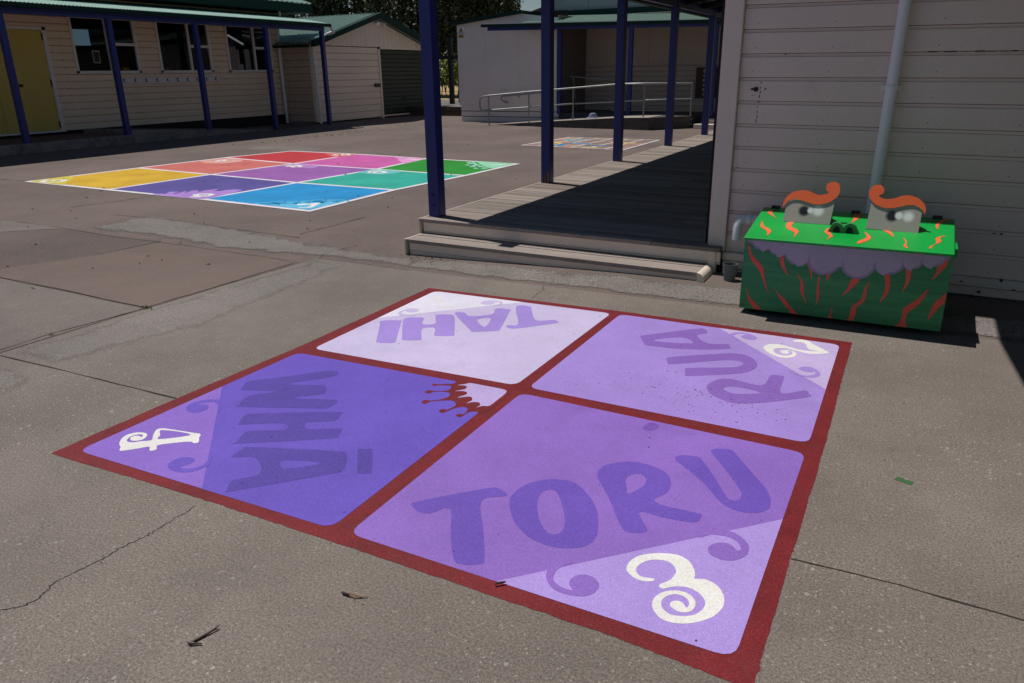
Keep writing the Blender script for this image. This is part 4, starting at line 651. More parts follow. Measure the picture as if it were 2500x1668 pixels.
b = MB(); b.tube([(-.133, 3.795, 2.3), (-.133, 3.795, 1.2), (-.146, 3.795, .4), (-.146, 3.795, .25)], .0235, 20); b.build('pipe', M_pvc, dp)
b = MB(); b.lathe((-.138, 3.795, .905), [(.0262, 0), (.0275, .004), (.0275, .016), (.0262, .02)], 20); b.box(-.178, -.098, 3.822, 3.827, .906, .922); b.cyl((-.171, 3.822, .914), (-.171, 3.817, .914), .005, 8); b.cyl((-.106, 3.822, .914), (-.106, 3.817, .914), .005, 8)
b.build('bracket', M_pvc, dp)
ov = thing('spout_pipe', (-.73, 3.74, .2), 'short white elbow spout beside the building corner board', 'pipe')
b = MB(); arc = [(-.690-.036*math.sin(t), 3.775-.012*t, .272+.036*math.cos(t)) for t in [math.pi/2*k/6 for k in range(7)]]
b.tube([(-.35, 3.79, .308)]+[(-.60, 3.785, .308)]+arc+[(-.727, 3.755, .21)], .0225, 18, caps=False); b.build('pipe', M_pvc, ov)
b = MB(); b.tube([(-.683, 3.776, .308), (-.668, 3.777, .308)], .0255, 18); b.build('collar', M_pvc, ov)
cup = MB(); cup.lathe((-.724, 3.655, H(-.72, 3.65)-.006), [(0, .0), (.027, 0), (.028, .012), (.029, .036), (.033, .038), (.0345, .082), (.0355, .084), (.0335, .084), (.031, .04), (.0, .02)], 24)
cup.build('plastic_pot', mat('grey plastic', (.16, .16, .18), .5, .1, 6, dirt=((.28, .25, .22), .55, .75, 12, .4)), label='small grey plastic pot standing empty by the building corner', cat='pot')
# off-frame porch roof set by the slab's shadow edge, lengthened to darken the wall
po = thing('shading_porch_roof', (1.2, 2.7, 2.0), 'unseen flat porch roof, extended to shade the concrete and cream wall', 'porch')
MB().prism([(-.36, 3.70), (-.36, 3.45), (-.30, 2.75), (-.25, -2), (3.2, -2), (3.2, 3.70)], lambda p: (p[0], p[1], 2.04), lambda p: (p[0], p[1], 2.10)).build('roof', M_green_dark, po)
for x, y in ((3.1, -1.9), (3.1, 3.5)): MB().box(x, x+.08, y, y+.08, 0, 2.04).build('post', M_blue, po)

# ================================================================ painted storage box
ZF, SL, LX0, LX1 = D['lidz']
box = thing('storage_box', (-.2, 3.42, 0), 'green wooden storage box painted as a creature face with orange flames', 'storage box')
M_bg = mat('dark green box paint', (.05, .27, .105), .55, .3, 3, .10, 60, .4, 34, .3, stretch=(.6, 1, 9), dirt=((.07, .34, .11), .45, .75, 1.6, .6))
M_lid = mat('bright green lid paint', (.0, .36, .052), .38, .10, 2.2, .03, 60, spec=.45, dirt=((.02, .46, .06), .5, .75, 2.5, .7))
M_or = mat('orange paint', (.95, .16, .055), .45, .05, 5, .03, 60)
M_ord = mat('dull orange paint', (.88, .125, .07), .55, .15, 5, .08, 40)
M_lav = mat('grey lilac paint', (.31, .275, .385), .6, .12, 4, .05, 50); M_lav2 = mat('light grey lilac paint', (.44, .41, .50), .6, .14, 3, .05, 50)
x0, x1 = -.590, .180
b = MB(); zl = lambda y: ZF+SL*(y-3.19)-.006
b.prism([(3.24, .022), (3.60, .022), (3.60, zl(3.60)), (3.24, zl(3.24))], lambda p: (x1, p[0], p[1]), lambda p: (x0, p[0], p[1]))
body = b.build('body', M_bg, box, bevel=.003)
# keep the front art on the front face (narrow it a touch so that it never leaves the panel)
fx = lambda p, y: (max(x0+.002, min(x1-.002, p[0])), y, max(.024, min(zl(3.24)-.004, p[1])))
for p in D['front_flames']: MB().poly(crom(p, 3), (), lambda q: fx(q, 3.2388)).build('flame', M_ord, body)
MB().poly(crom(D['scallop'], 3), (), lambda q: fx(q, 3.2380)).build('scalloped_lip', M_lav, body)
MB().poly(off(crom(D['scallop'], 2), .009), (), lambda q: fx(q, 3.2374)).build('lip_fill', M_lav2, body)
for x in (-.575, -.39, -.205, -.02, .165):
    for z in (.04, .30): b = MB(); b.cyl((x, 3.2405, z), (x, 3.2382, z), .0032, 8); b.build('screw', mat('green screw heads', (.02, .09, .04), .5), body)
b = MB(); th = .011
b.add([(x, y, ZF+SL*(y-3.19)+dz) for dz in (-th, 0) for y in (3.19, 3.622) for x in (LX0, LX1)], [(0, 2, 3, 1), (4, 5, 7, 6), (0, 1, 5, 4), (2, 6, 7, 3), (0, 4, 6, 2), (1, 3, 7, 5)])
lidp = b.build('lid', M_lid, box, bevel=.0025)
for p in D['lid_flames']: MB().poly(crom(p, 3), (), lambda q: (q[0], min(q[1], 3.618), ZF+SL*(min(q[1], 3.618)-3.19)+.0012)).build('flame', M_or, lidp)
for x in (-.535, -.20, .115):
    b = MB().box(x-.018, x+.018, 3.605, 3.628, zl(3.61), zl(3.61)+.017); b.cyl((x-.018, 3.626, zl(3.62)+.008), (x+.018, 3.626, zl(3.62)+.008), .007, 8)
    b.build('hinge', mat('dark steel', (.03, .035, .035), .5, .2, 20, metal=.5), box)
b = MB().box(x1+.001, x1+.010, 3.25, 3.38, .315, .350); b.build('side_cleat', M_lid, box, bevel=.002)
def eye_mat(name, spots, Y):
    m = bpy.data.materials.new(name); m.use_nodes = True; nt = m.node_tree; p = nt.nodes['Principled BSDF']
    co = N(nt, 'TexCoord').outputs['Object']; o = WORLD[box.name]
    n1 = noise(nt, co, 5, 4); c = mixc(nt, n1, (.40, .37, .34), (.45, .42, .39))
    for k, ((cx, cz), (ex, ez), colr, soft) in enumerate(spots):
        R = math.hypot(ex-cx, ez-cz)*U; v = Vector((cx, Y(cz), cz))*U-o
        d = N(nt, 'VectorMath', operation='DISTANCE'); nt.links.new(co, d.inputs[0]); d.inputs[1].default_value = v
        c = mixc(nt, ramp(nt, d.outputs['Value'], R*(1-soft), R*(1+soft*.5), 1, 0), c, colr)
    nt.links.new(c, p.inputs['Base Color']); p.inputs['Roughness'].default_value = .5
    return m
TP = math.tan(math.radians(20)); CP, SP = math.cos(math.radians(20)), math.sin(math.radians(20))
for ek, bk, pi_, lab in (('eyeL', 'browL', 0, 'left eye'), ('eyeR', 'browR', 1, 'right eye')):
    Y, o = D[ek]; P = D['pupils'][pi_]; zb = ZF+SL*(Y-3.19); zt = max(p[1] for p in o)
    fy = lambda z: Y+(z-zb)*TP            # the face leans back from the lid
    spots = [(P[0], P[1], (.012, .014, .02), .35), (P[4], P[5], (.92, .92, .96), .5), (P[2], P[3], (.88, .90, .93), .35)]
    mats = [eye_mat(lab+' paint', spots, fy), M_bg]
    f0 = lambda p: (p[0], fy(max(p[1], zb-.002)), max(p[1], zb-.002))
    by = lambda p: fy(zt)+.006+.05*max(0, min(1, (zt-p[1])/(zt-zb)))
    f1 = lambda p: (p[0], by(p), max(p[1], ZF+SL*(by(p)-3.19)-.004))
    b = MB(); b.poly(o, (), f0, True); n0 = len(b.f); b.poly(o, (), f1)
    n = len(o); b.add([f0(p) for p in o]+[f1(p) for p in o], [(i, (i+1) % n, n+(i+1) % n, n+i) for i in range(n)])
    e = b.build('eye', mats, box, lab)
    for i, p in enumerate(e.data.polygons): p.material_index = 0 if i < n0 else 1
    br = crom(D[bk], 3); pl = lambda p, d: (p[0], fy(p[1])-d*CP, p[1]+d*SP)
    b = MB().prism(br, lambda p: pl(p, .0045), lambda p: pl(p, .0005)); b.build('eyebrow', M_or, e)
random.seed(17)
for k in range(14):
    x = random.uniform(LX0+.02, LX1-.02); l = random.uniform(.004, .016)
    MB().quad((x, 3.1893, ZF-.0095), (x+l, 3.1893, ZF-.0085), (x+l*.8, 3.1893, ZF-.003), (x+l*.2, 3.1893, ZF-.004)).build('paint_chip', mat('bare chipped wood', (.32, .25, .17), .8, .3, 30), lidp)
Y, o = D['nose']; b = MB(); b.prism(crom(o, 3), lambda p: (p[0], Y, max(p[1], ZF+SL*(Y-3.19))), lambda p: (p[0], Y+.022, max(p[1], ZF+SL*(Y+.022-3.19))))
no = b.build('nose', M_bg, box, bevel=.001)
for p in D['nostrils']: MB().poly(crom(p, 3), (), lambda q: (q[0], Y-.0008, max(q[1], ZF+SL*(Y-3.19)+.001)), True).build('nostril', mat('black paint', (.006, .006, .007), .6, .1), no)
for x in (-.54, .12):
    for y in (3.28, 3.56):
        b = MB(); b.cyl((x-.01, y, .002+H(x, y)*.5), (x+.01, y, .002+H(x, y)*.5), .016, 14) if False else b.cyl((x-.01, y, .012), (x+.01, y, .012), .0125, 14); b.box(x-.018, x+.018, y-.018, y+.018, .019, .024)
        b.build('castor', M_darkgap, box)
# ================================================================ left building
LX = -12.4
lb = thing('long_classroom', (LX, 9.6, 0), 'long cream weatherboard classroom with three windows and a yellow door', 'building')
M_lw = mat('warm cream wall paint', (.82, .64, .48), .6, .06, 1.2, .04, 40)
M_frame = mat('pale window frame', (.76, .70, .68), .45, .05)
wins = [(8.39, 9.565), (10.02, 11.18), (11.62, 12.79)]
ops = [(a, c, 1.095, 1.94) for a, c in wins]+[(6.1, 7.93, .2, 1.735)]
b = MB(); siding(b, lambda a, d, z: (LX+d, a, z), 3.5, 13.1, .2, 2.42, .1085, .018, .13, ops); b.build('wall', M_lw, lb)
b = MB().box(LX-.06, LX-.03, 3.5, 13.1, 0, .21); b.build('plinth', M_darkgap, lb)
M_room = mat('dim room', (.05, .045, .04), .9, .2)
b = MB(); b.add([(x, y, z) for x in (LX-3.2, LX-.02) for y in (8.2, 12.95) for z in (.35, 2.3)], [(0, 1, 3, 2), (0, 4, 5, 1), (2, 3, 7, 6), (0, 2, 6, 4), (1, 5, 7, 3)]); b.build('room_shell', M_room, lb)
for k, (a, c) in enumerate(wins):
    f = .022; mu = (a+(c-a)*(.52, .565, .585)[k])
    b = MB()
    for y0, y1, z0, z1 in ((a-.02, a+f, 1.075, 1.96), (c-f-.012, c+.02, 1.075, 1.96), (a-.02, c+.02, 1.075, 1.115), (a-.02, c+.02, 1.925, 1.96), (mu, mu+.042, 1.115, 1.925)): b.box(LX-.03, LX+.022, y0, y1, z0, z1)
    b.box(LX-.03, LX+.018, mu+.042, c-f, 1.515, 1.562); b.box(LX+.0, LX+.04, a-.03, c+.03, 1.062, 1.077)
    w_ = b.build('window', M_frame, lb, bevel=.002)
    MB().quad((LX-.012, a, 1.09), (LX-.012, c, 1.09), (LX-.012, c, 1.95), (LX-.012, a, 1.95)).build('pane', M_glass, w_)
M_door = mat('mustard door paint', (.58, .43, .10), .5, .08, 1.5, .03, 60, dirt=((.3, .2, .06), .65, .85, 8, .3))
b = MB().box(LX-.03, LX-.004, 7.06, 7.90, .215, 1.715); d_ = b.build('door', M_door, lb, bevel=.003)
b = MB(); b.lathe((0, 0, 0), [(.0, 0), (.02, 0), (.02, .006), (.009, .008), (.009, .022), (.022, .028), (.024, .04), (.015, .047), (0, .048)], 16)
b.v = [(LX-.004+z, 7.40+x, .905+y) for x, y, z in b.v]; b.build('knob', mat('dark brass', (.06, .045, .03), .4, .2, metal=.6), d_)
for z in (.30, .93, 1.62): MB().box(LX-.004, LX+.012, 7.892, 7.916, z-.05, z+.05).build('hinge', mat('dark steel', (.03, .035, .035)), d_)
b = MB().box(LX-.03, LX-.004, 6.2, 7.05, .215, 1.715); b.build('door', M_door, lb, bevel=.003)
b = MB().box(LX-.03, LX+.02, 7.906, 7.968, .2, 1.766); b.box(LX-.03, LX+.02, 6.1, 7.966, 1.718, 1.765); b.box(LX-.03, LX+.03, 6.1, 7.968, .185, .212); b.build('door_frame', M_frame, lb, bevel=.002)
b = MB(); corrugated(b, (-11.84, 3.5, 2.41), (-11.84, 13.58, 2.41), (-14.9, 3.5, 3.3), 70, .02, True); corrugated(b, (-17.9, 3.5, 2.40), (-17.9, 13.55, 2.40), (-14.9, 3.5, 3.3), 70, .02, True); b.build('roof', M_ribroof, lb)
b = MB().box(LX+.001, -11.84, 3.5, 13.58, 2.235, 2.405); b.prism([(-12.42, 2.35), (-14.9, 3.2), (-17.4, 2.35)], lambda p: (p[0], 13.1, p[1]), lambda p: (p[0], 13.12, p[1])); b.build('gutter', M_green_dark, lb)
b = MB(); siding(b, lambda a, d, z: (a, 13.11+d, z), -17.4, LX, .2, 2.4, .1085, .018, .13); b.build('end_wall', M_lw, lb)
b = MB().box(LX-.02, LX+.014, 13.02, 13.10, .2, 2.36); b.build('corner_board', M_frame, lb)
vl = thing('verandah', (-11.25, 9.8, 0), 'blue posted verandah with a green roof along the long classroom', 'verandah')
for y in (4.99, 6.63, 8.25, 9.88, 11.52, 13.11):
    b = MB().box(-11.29, -11.21, y-.04, y+.04, .0 if y != 9.88 else .02, 1.85); b.build('post', M_blue, vl, bevel=.004)
b = MB().box(-11.285, -11.215, 3.5, 13.17, 1.848, 1.935); b.box(-11.275, -11.20, 3.5, 13.17, 1.885, 1.893); b.build('beam', M_blue, vl, bevel=.003)
b = MB(); corrugated(b, (-11.10, 3.5, 1.985), (-11.10, 13.2, 1.985), (-12.42, 3.5, 2.205), 165, .011); b.build('roof', M_green_roof, vl)
b = MB().box(-11.16, -11.06, 3.5, 13.22, 1.925, 1.985); b.build('gutter', M_green_dark, vl, bevel=.008)
b = MB().prism([(-11.1, 1.93), (-12.4, 2.14), (-12.4, 2.205), (-11.1, 1.99)], lambda p: (p[0], 13.195, p[1]), lambda p: (p[0], 13.215, p[1])); b.build('barge_board', M_green_dark, vl)
te = thing('concrete_terrace', (-11.9, 8, 0), 'low raised concrete terrace and ramp under the blue posted verandah', 'terrace')
b = MB().box(LX-.05, -11.20, 3.5, 8.29, -.01, .140); b.build('slab', M_concrete, te, bevel=.012)
b = MB().prism([(8.30, -.01), (11.3, -.01), (11.3, .015), (8.9, .168), (8.36, .205), (8.30, .2)], lambda p: (-11.205, p[0], p[1]), lambda p: (LX-.05, p[0], p[1])); b.build('ramp', M_concrete, te, bevel=.01)
b = MB().quad((LX-.04, 3.5, .142), (-11.24, 3.5, .142), (-11.24, 8.28, .142), (LX-.04, 8.28, .142)); b.build('worn_red_paint', mat('worn red floor paint', (.12, .07, .06), .8, .3, 3), te)
cr = thing('coat_rack', (LX, 10.2, .95), 'pale board of coat hooks screwed below the classroom windows', 'coat rack')
MB().box(LX+.002, LX+.022, 9.10, 11.31, .899, .999).build('board', M_frame, cr, bevel=.002)
M_hook = mat('dark hook', (.03, .025, .025), .7, .1)
for k in range(10):
    y = 9.18+k*.224
    b = MB(); b.tube([(LX+.022, y, .965), (LX+.04, y, .968), (LX+.055, y+.012, .985)], .005, 6); b.tube([(LX+.022, y+.005, .955), (LX+.045, y+.008, .925), (LX+.062, y+.014, .93)], .005, 6); b.box(LX+.022, LX+.026, y-.006, y+.010, .93, .978)
    b.build('hook', M_hook, cr)
def simple(name, mb, m, label, cat, group=None, **k): return mb.build(name, m, None, label, cat, group, **k)
nt_ = thing('notice', (LX, 8.79, 1.24), 'small framed notice stuck inside the first classroom window', 'notice')
MB().box(LX-.03, LX-.026, 8.72, 8.85, 1.235, 1.435).build('sheet', M_frame, nt_)
MB().box(LX-.026, LX-.0245, 8.737, 8.835, 1.252, 1.418).build('print', mat('reddish print', (.12, .045, .06), .5, .5, 60), nt_)
simple('glow_panel', MB().box(LX-.30, LX-.28, 8.58, 8.90, 1.52, 1.77), emit('glow panel', (.16, .27, .36), .36), 'pale blue glow panel added inside the first classroom window', 'glow')  # glowing panel added for the pale blue light patch in the window
simple('batten_light', MB().add([(LX-.8, 12.44, 1.83), (LX-.8, 12.84, 1.66), (LX-.8, 12.84, 1.63), (LX-.8, 12.44, 1.80), (LX-.84, 12.44, 1.83), (LX-.84, 12.84, 1.66), (LX-.84, 12.84, 1.63), (LX-.84, 12.44, 1.80)], [(0, 1, 2, 3), (7, 6, 5, 4), (0, 4, 5, 1), (3, 2, 6, 7), (0, 3, 7, 4), (1, 5, 6, 2)]), emit('lit tube', (.7, .7, .75), .25), 'white light tube seen inside the third classroom window', 'light')
simple('desk_tray', MB().box(LX-.18, LX-.06, 9.28, 9.40, 1.10, 1.165), mat('orange plastic', (.5, .2, .04), .5), 'orange tray on the sill of the first classroom window', 'tray', bevel=.006)
simple('desk_tray', MB().box(LX-.18, LX-.06, 10.12, 10.24, 1.10, 1.16), mat('brown plastic', (.3, .1, .05), .5), 'brown tray on the sill of the second classroom window', 'tray', bevel=.006)
b = MB(); b.lathe((LX-.1, 12.02, 1.10), [(0, 0), (.045, 0), (.05, .12), (.045, .125), (0, .125)], 16); simple('paper_tub', b, mat('white tub', (.7, .7, .7), .5), 'white tub standing inside the third classroom window', 'tub')
b = MB(); b.tube([(-12.0, 12.75, 2.36), (-12.0, 12.75, 2.12)], .026, 14); sp = thing('spreader_pipe', (-12.0, 12.75, 2.09), 'white rain spreader pipe lying on the green verandah roof', 'pipe'); b.build('dropper', M_pvc, sp)
b = MB(); b.tube([(-11.98, 12.58, 2.112), (-11.98, 12.98, 2.112)], .032, 14); b.build('spreader', mat('green grey pipe', (.35, .5, .45), .4), sp)
# ================================================================ shed
SX = -11.58
sh = thing('garage_shed', (SX, 15.3, 0), 'cream weatherboard garage shed with a ribbed green gable roof', 'shed')
M_sw = mat('shed cream paint', (.80, .66, .54), .6, .06, 1.5, .04, 40)
b = MB(); siding(b, lambda a, d, z: (SX+d, a, z), 13.12, 15.42, .05, 1.585, .14, .018, .10); b.box(SX-.02, SX-.012, 13.12, 17.4, .03, .06)
b.build('wall', M_sw, sh)
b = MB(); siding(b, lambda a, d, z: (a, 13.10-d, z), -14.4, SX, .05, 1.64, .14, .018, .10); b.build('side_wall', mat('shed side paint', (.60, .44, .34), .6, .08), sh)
MB().box(SX-.05, SX+.014, 13.085, 13.165, .04, 1.62).build('corner_board', M_sw, sh, bevel=.003)
MB().box(SX-.06, SX-.03, 13.12, 17.45, -.01, .06).build('plinth', M_darkgap, sh)
ap = (15.28, 2.225); eL = (13.02, 1.585); eR = (17.54, 1.585)
b = MB(); y = 13.12
while y < 17.42:   # vertical gable boards
    y1 = min(y+.168, 17.42)
    zt = lambda q: ap[1]-abs(q-ap[0])*(ap[1]-1.585)/2.26
    mid = [y+.002]+([ap[0]] if y+.002 < ap[0] < y1-.002 else [])+[y1-.002]
    for a, c in zip(mid, mid[1:]): b.add([(SX+dx, q, z) for dx in (.0, .012) for q, z in ((a, 1.592), (c, 1.592), (c, max(1.594, zt(c))), (a, max(1.594, zt(a))))], [(4, 5, 6, 7), (0, 4, 7, 3), (1, 2, 6, 5), (0, 1, 5, 4)])
    y += .168
b.build('gable', M_sw, sh)
MB().prism([(13.1, 1.58), (17.45, 1.58), (15.28, 2.21)], lambda p: (SX-.01, p[0], p[1]), lambda p: (SX-.004, p[0], p[1])).build('gable_backing', M_darkgap, sh)
sl = (ap[1]-1.585)/2.26
for nm, e in (('roof', eL), ('roof', eR)):
    b = MB(); zz = ap[1]+.06
    ye = e[0]+(-.10 if e is eL else .10); ze = zz-sl*abs(ye-ap[0])
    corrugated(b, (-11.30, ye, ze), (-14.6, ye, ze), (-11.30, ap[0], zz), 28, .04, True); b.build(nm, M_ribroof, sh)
b = MB().box(-14.6, -11.30, ap[0]-.07, ap[0]+.07, ap[1]+.075, ap[1]+.09); b.build('ridge_cap', M_green_roof, sh)
b = MB()
for e in (eL, eR):
    ye = e[0]+(-.10 if e is eL else .10); ze = ap[1]+.06-sl*abs(ye-ap[0])
    b.add([(x, y, z+dz) for x in (-11.40, -11.29) for dz in (-.07, .045) for y, z in ((ye, ze), (ap[0], ap[1]+.06))], [(0, 1, 3, 2), (4, 6, 7, 5), (0, 4, 5, 1), (2, 3, 7, 6), (0, 2, 6, 4), (1, 5, 7, 3)])
b.build('barge_board', M_green_dark, sh)
MB().box(-14.6, -11.45, 12.86, 12.94, 1.545, 1.60).build('gutter', M_green_dark, sh, bevel=.006)
rd = MB(); n = 16
for k in range(n):
    z0 = .0+k*1.55/n; h = 1.55/n
    for q0, q1, d0, d1 in ((0, .78, 0, .0), (.78, .86, 0, -.022), (.86, .94, -.022, -.022), (.94, 1, -.022, 0)): rd.quad((SX-.03+d0, 15.47, z0+q0*h), (SX-.03+d0, 17.38, z0+q0*h), (SX-.03+d1, 17.38, z0+q1*h), (SX-.03+d1, 15.47, z0+q1*h))
rdo = rd.build('roller_door', mat('dark green roller door', (.015, .025, .017), .5, .15, 3), sh)
MB().box(SX-.03, SX-.005, 16.36, 16.48, .40, .45).build('handle', M_hook, rdo)
b = MB().box(SX-.03, SX+.02, 15.41, 15.475, .0, 1.60); b.box(SX-.03, SX+.02, 15.41, 17.44, 1.552, 1.60); b.box(SX-.03, SX+.02, 17.38, 17.44, 0, 1.6); b.build('door_frame', M_sw, sh)
fl_ = thing('floodlight', (SX+.05, 15.48, 2.08), 'twin security floodlight under the shed gable peak', 'light')
MB().box(SX+.012, SX+.03, 15.42, 15.50, 2.10, 2.16).build('mount', M_pvc, fl_)
for y0, y1, z1 in ((15.36, 15.33, 2.09), (15.56, 15.60, 2.075)):
    b = MB(); b.tube([(SX+.03, 15.46, 2.13), (SX+.06, (y0+15.46)/2, 2.125)], .008, 8); b.tube([(SX+.05, y0, 2.13), (SX+.13, y1, z1)], [.03, .048], 14); b.build('lamp_head', M_pvc, fl_)
simple('lock_box', MB().box(SX+.0, SX+.04, 15.19, 15.395, .71, .79), mat('dark brown box', (.035, .025, .02), .6, .2), 'small dark box fixed beside the green roller door', 'box', bevel=.004)
d2 = thing('downpipe', (-11.49, 13.13, 0), 'white downpipe at the front corner of the garage shed', 'pipe')
b = MB(); b.tube([(-11.52, 13.06, 1.60), (-11.52, 13.12, 1.52), (-11.52, 13.13, 1.0), (-11.50, 13.13, .01)], .030, 14); b.build('pipe', M_pvc, d2)
for z in (.56, 1.25): MB().box(-11.57, -11.50, 13.085, 13.175, z, z+.018).build('bracket', M_pvc, d2)
d3 = MB(); d3.tube([(-12.32, 12.96, 1.60), (-12.32, 12.98, .02)], .028, 14); simple('downpipe', d3, M_pvc, 'thin white downpipe in the corner between classroom and shed', 'pipe')
b = MB(); b.tube([(-11.10, 13.22, 1.955), (-11.08, 13.25, 1.88), (-11.12, 13.34, 1.84), (-11.30, 13.36, 1.80), (-11.45, 13.30, 1.70), (-11.50, 13.16, 1.58)], .032, 12); simple('gutter_elbow', b, M_pvc, 'white pipe bend linking verandah gutter to the shed downpipe', 'pipe')

# ================================================================ middle building
mb_ = thing('toilet_block', (-6.5, 15.5, 0), 'pale flat panelled building with a covered recess behind the ramp', 'building')
M_pale = mat('pale panel paint', (.78, .71, .68), .6, .06, 1.0, .04, 40)
YA = 14.72
b = MB().prism([(-8.965, .335), (-6.66, .31), (-6.66, 2.0), (-7.44, 2.10), (-8.965, 1.95)], lambda p: (p[0], YA, p[1]), lambda p: (p[0], YA+.12, p[1])); b.box(-8.965, -8.90, YA+.12, 19, .335, 1.95)
b.build('wall', M_pale, mb_)
b = MB()
for z0, z1 in ((.0, .10), (.115, .21), (.225, .33)): b.box(-8.93, -6.62, YA+.012, YA+.10, z0, z1); b.box(-8.93, -8.90, YA+.1, 19, z0, z1)
b.build('base_boards', M_pale, mb_); MB().box(-8.92, -6.63, YA+.05, YA+.09, 0, .34).build('plinth', M_darkgap, mb_)
b = MB()
for x in (-8.295, -7.515): b.box(x, x+.012, YA-.006, YA+.002, .34, 1.93)
b.build('cover_battens', M_pale, mb_)
MB().prism([(-9.05, 1.935), (-7.42, 2.105), (-7.42, 2.165), (-9.05, 2.0)], lambda p: (p[0], YA-.09, p[1]), lambda p: (p[0], 19, p[1])).build('roof', M_green_dark, mb_)
MB().box(-7.44, -6.7, 15.3, 15.36, 1.95, 2.17).build('dark_infill', M_darkgap, mb_)
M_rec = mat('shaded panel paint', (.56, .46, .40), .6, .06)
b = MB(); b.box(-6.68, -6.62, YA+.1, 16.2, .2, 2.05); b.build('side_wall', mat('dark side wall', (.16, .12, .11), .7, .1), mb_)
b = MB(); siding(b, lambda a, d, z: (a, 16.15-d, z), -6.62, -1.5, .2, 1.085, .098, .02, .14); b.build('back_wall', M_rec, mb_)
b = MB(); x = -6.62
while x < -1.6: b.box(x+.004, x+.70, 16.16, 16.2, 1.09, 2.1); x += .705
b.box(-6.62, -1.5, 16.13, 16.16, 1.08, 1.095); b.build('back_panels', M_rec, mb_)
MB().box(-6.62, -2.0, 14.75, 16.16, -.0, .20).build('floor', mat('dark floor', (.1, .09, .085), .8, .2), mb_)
b = MB(); x = -7.38
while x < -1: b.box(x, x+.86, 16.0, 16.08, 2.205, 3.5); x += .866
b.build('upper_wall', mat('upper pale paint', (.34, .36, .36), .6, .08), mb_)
MB().box(-7.45, -1, 15.93, 16.1, 2.10, 2.205).build('upper_gutter', M_green_dark, mb_)
MB().prism([(-8.02, 2.22), (-7.40, 2.39), (-7.40, 2.2)], lambda p: (p[0], 16.15, p[1]), lambda p: (p[0], 17.5, p[1])).build('rusty_roof', mat('rusty roofing', (.22, .12, .09), .8, .35, 4), mb_)
MB().box(-7.55, -7.2, 17.0, 17.3, 2.3, 2.62).build('dark_chimney', M_green_dark, mb_)
vm = thing('verandah', (-5, 14.45, 0), 'green corrugated verandah roof on blue posts over the shaded recess', 'verandah')
b = MB(); corrugated(b, (-7.28, 14.36, 1.90), (-1.6, 14.36, 1.90), (-7.28, 15.95, 2.11), 86, .018); b.v = [(x, y, z-.022*(x+7.3)) for x, y, z in b.v]
b.build('roof', mat('lichened green roofing', (.105, .185, .15), .6, .2, 6, .2, 50, dirt=((.36, .37, .3), .66, .74, 14, .8)), vm)
b = MB().box(-8.15, -1.6, 14.30, 14.37, 1.84, 1.905); b.v = [(x, y, z-.02*(x+7.3)) for x, y, z in b.v]; b.build('gutter', M_green_dark, vm, bevel=.006)
b = MB().box(-8.15, -1.6, 14.295, 14.302, 1.895, 1.905); b.v = [(x, y, z-.02*(x+7.3)) for x, y, z in b.v]; b.build('gutter_lip', M_pvc, vm)
b = MB().box(-8.05, -1.6, 14.40, 14.47, 1.78, 1.85); b.v = [(x, y, z-.018*(x+7.3)) for x, y, z in b.v]; b.build('beam', M_blue, vm)
for x, y in ((-6.575, 14.64), (-5.02, 14.41), (-3.45, 14.41)): MB().box(x-.04, x+.04, y, y+.08, .19, 1.80-.018*(x+7.3)).build('post', M_blue, vm, bevel=.003)
# concrete ramp
rp = thing('concrete_ramp', (-5.4, 14, 0), 'stained concrete access ramp with a kinked front wall', 'ramp')
F_ = [(-7.62, 13.96, .004), (-6.46, 13.63, .092), (-5.6, 13.53, .148), (-4.95, 13.48, .19), (-4.26, 13.35, .212), (-3.73, 14.12, .208)]
b = MB(); pts = []
for x, y, z in F_: pts += [(x, y, -.01), (x, y, z), (x+(.0 if x < -3.8 else 0), 14.74, z)]
b.add(pts, [(3*i, 3*i+3, 3*i+4, 3*i+1) for i in range(5)]+[(3*i+1, 3*i+4, 3*i+5, 3*i+2) for i in range(5)]); b.add([F_[5], (-3.73, 14.74, .208), (-3.73, 14.74, 0), (-3.73, 14.12, 0)], [(0, 1, 2, 3)])
b.build('ramp_body', mat('stained ramp concrete', (.105, .092, .085), .9, .3, 3, .2, 60, dirt=((.03, .028, .025), .45, .65, 3, .9)), rp)
b = MB(); b.add([(x, y, z+.003) for x, y, z in F_[:5]]+[(x, 14.72, z+.003) for x, y, z in F_[:5]], [(i, i+1, 6+i, 5+i) for i in range(4)]); b.build('ramp_surface', mat('pale ramp surface', (.33, .29, .25), .85, .15, 3, .15, 80), rp)
hr = thing('ramp_handrail', (-5.9, 13.8, 0), 'grey steel handrail with a looped end beside the ramp', 'handrail')
top = [(-7.70, 13.76, .564), (-6.85, 13.84, .634), (-5.92, 13.85, .700), (-4.95, 13.72, .768), (-4.455, 13.63, .777), (-3.745, 14.165, .764)]
mid = [(-7.70, 13.76, .291), (-6.84, 13.84, .350), (-5.93, 13.85, .418), (-4.95, 13.72, .472), (-4.45, 13.63, .496), (-3.74, 14.165, .500)]
loop = [(-7.70, 13.76, .564), (-7.80, 13.76, .553), (-7.87, 13.76, .53), (-7.90, 13.76, .49), (-7.905, 13.76, .35), (-7.885, 13.76, .305), (-7.84, 13.76, .283), (-7.70, 13.76, .291)]
b = MB(); b.tube(top, .0165, 10); b.build('top_rail', M_steel, hr); b = MB(); b.tube(loop, .0165, 10); b.build('end_loop', M_steel, hr); b = MB(); b.tube(mid, .013, 10); b.build('mid_rail', M_steel, hr)
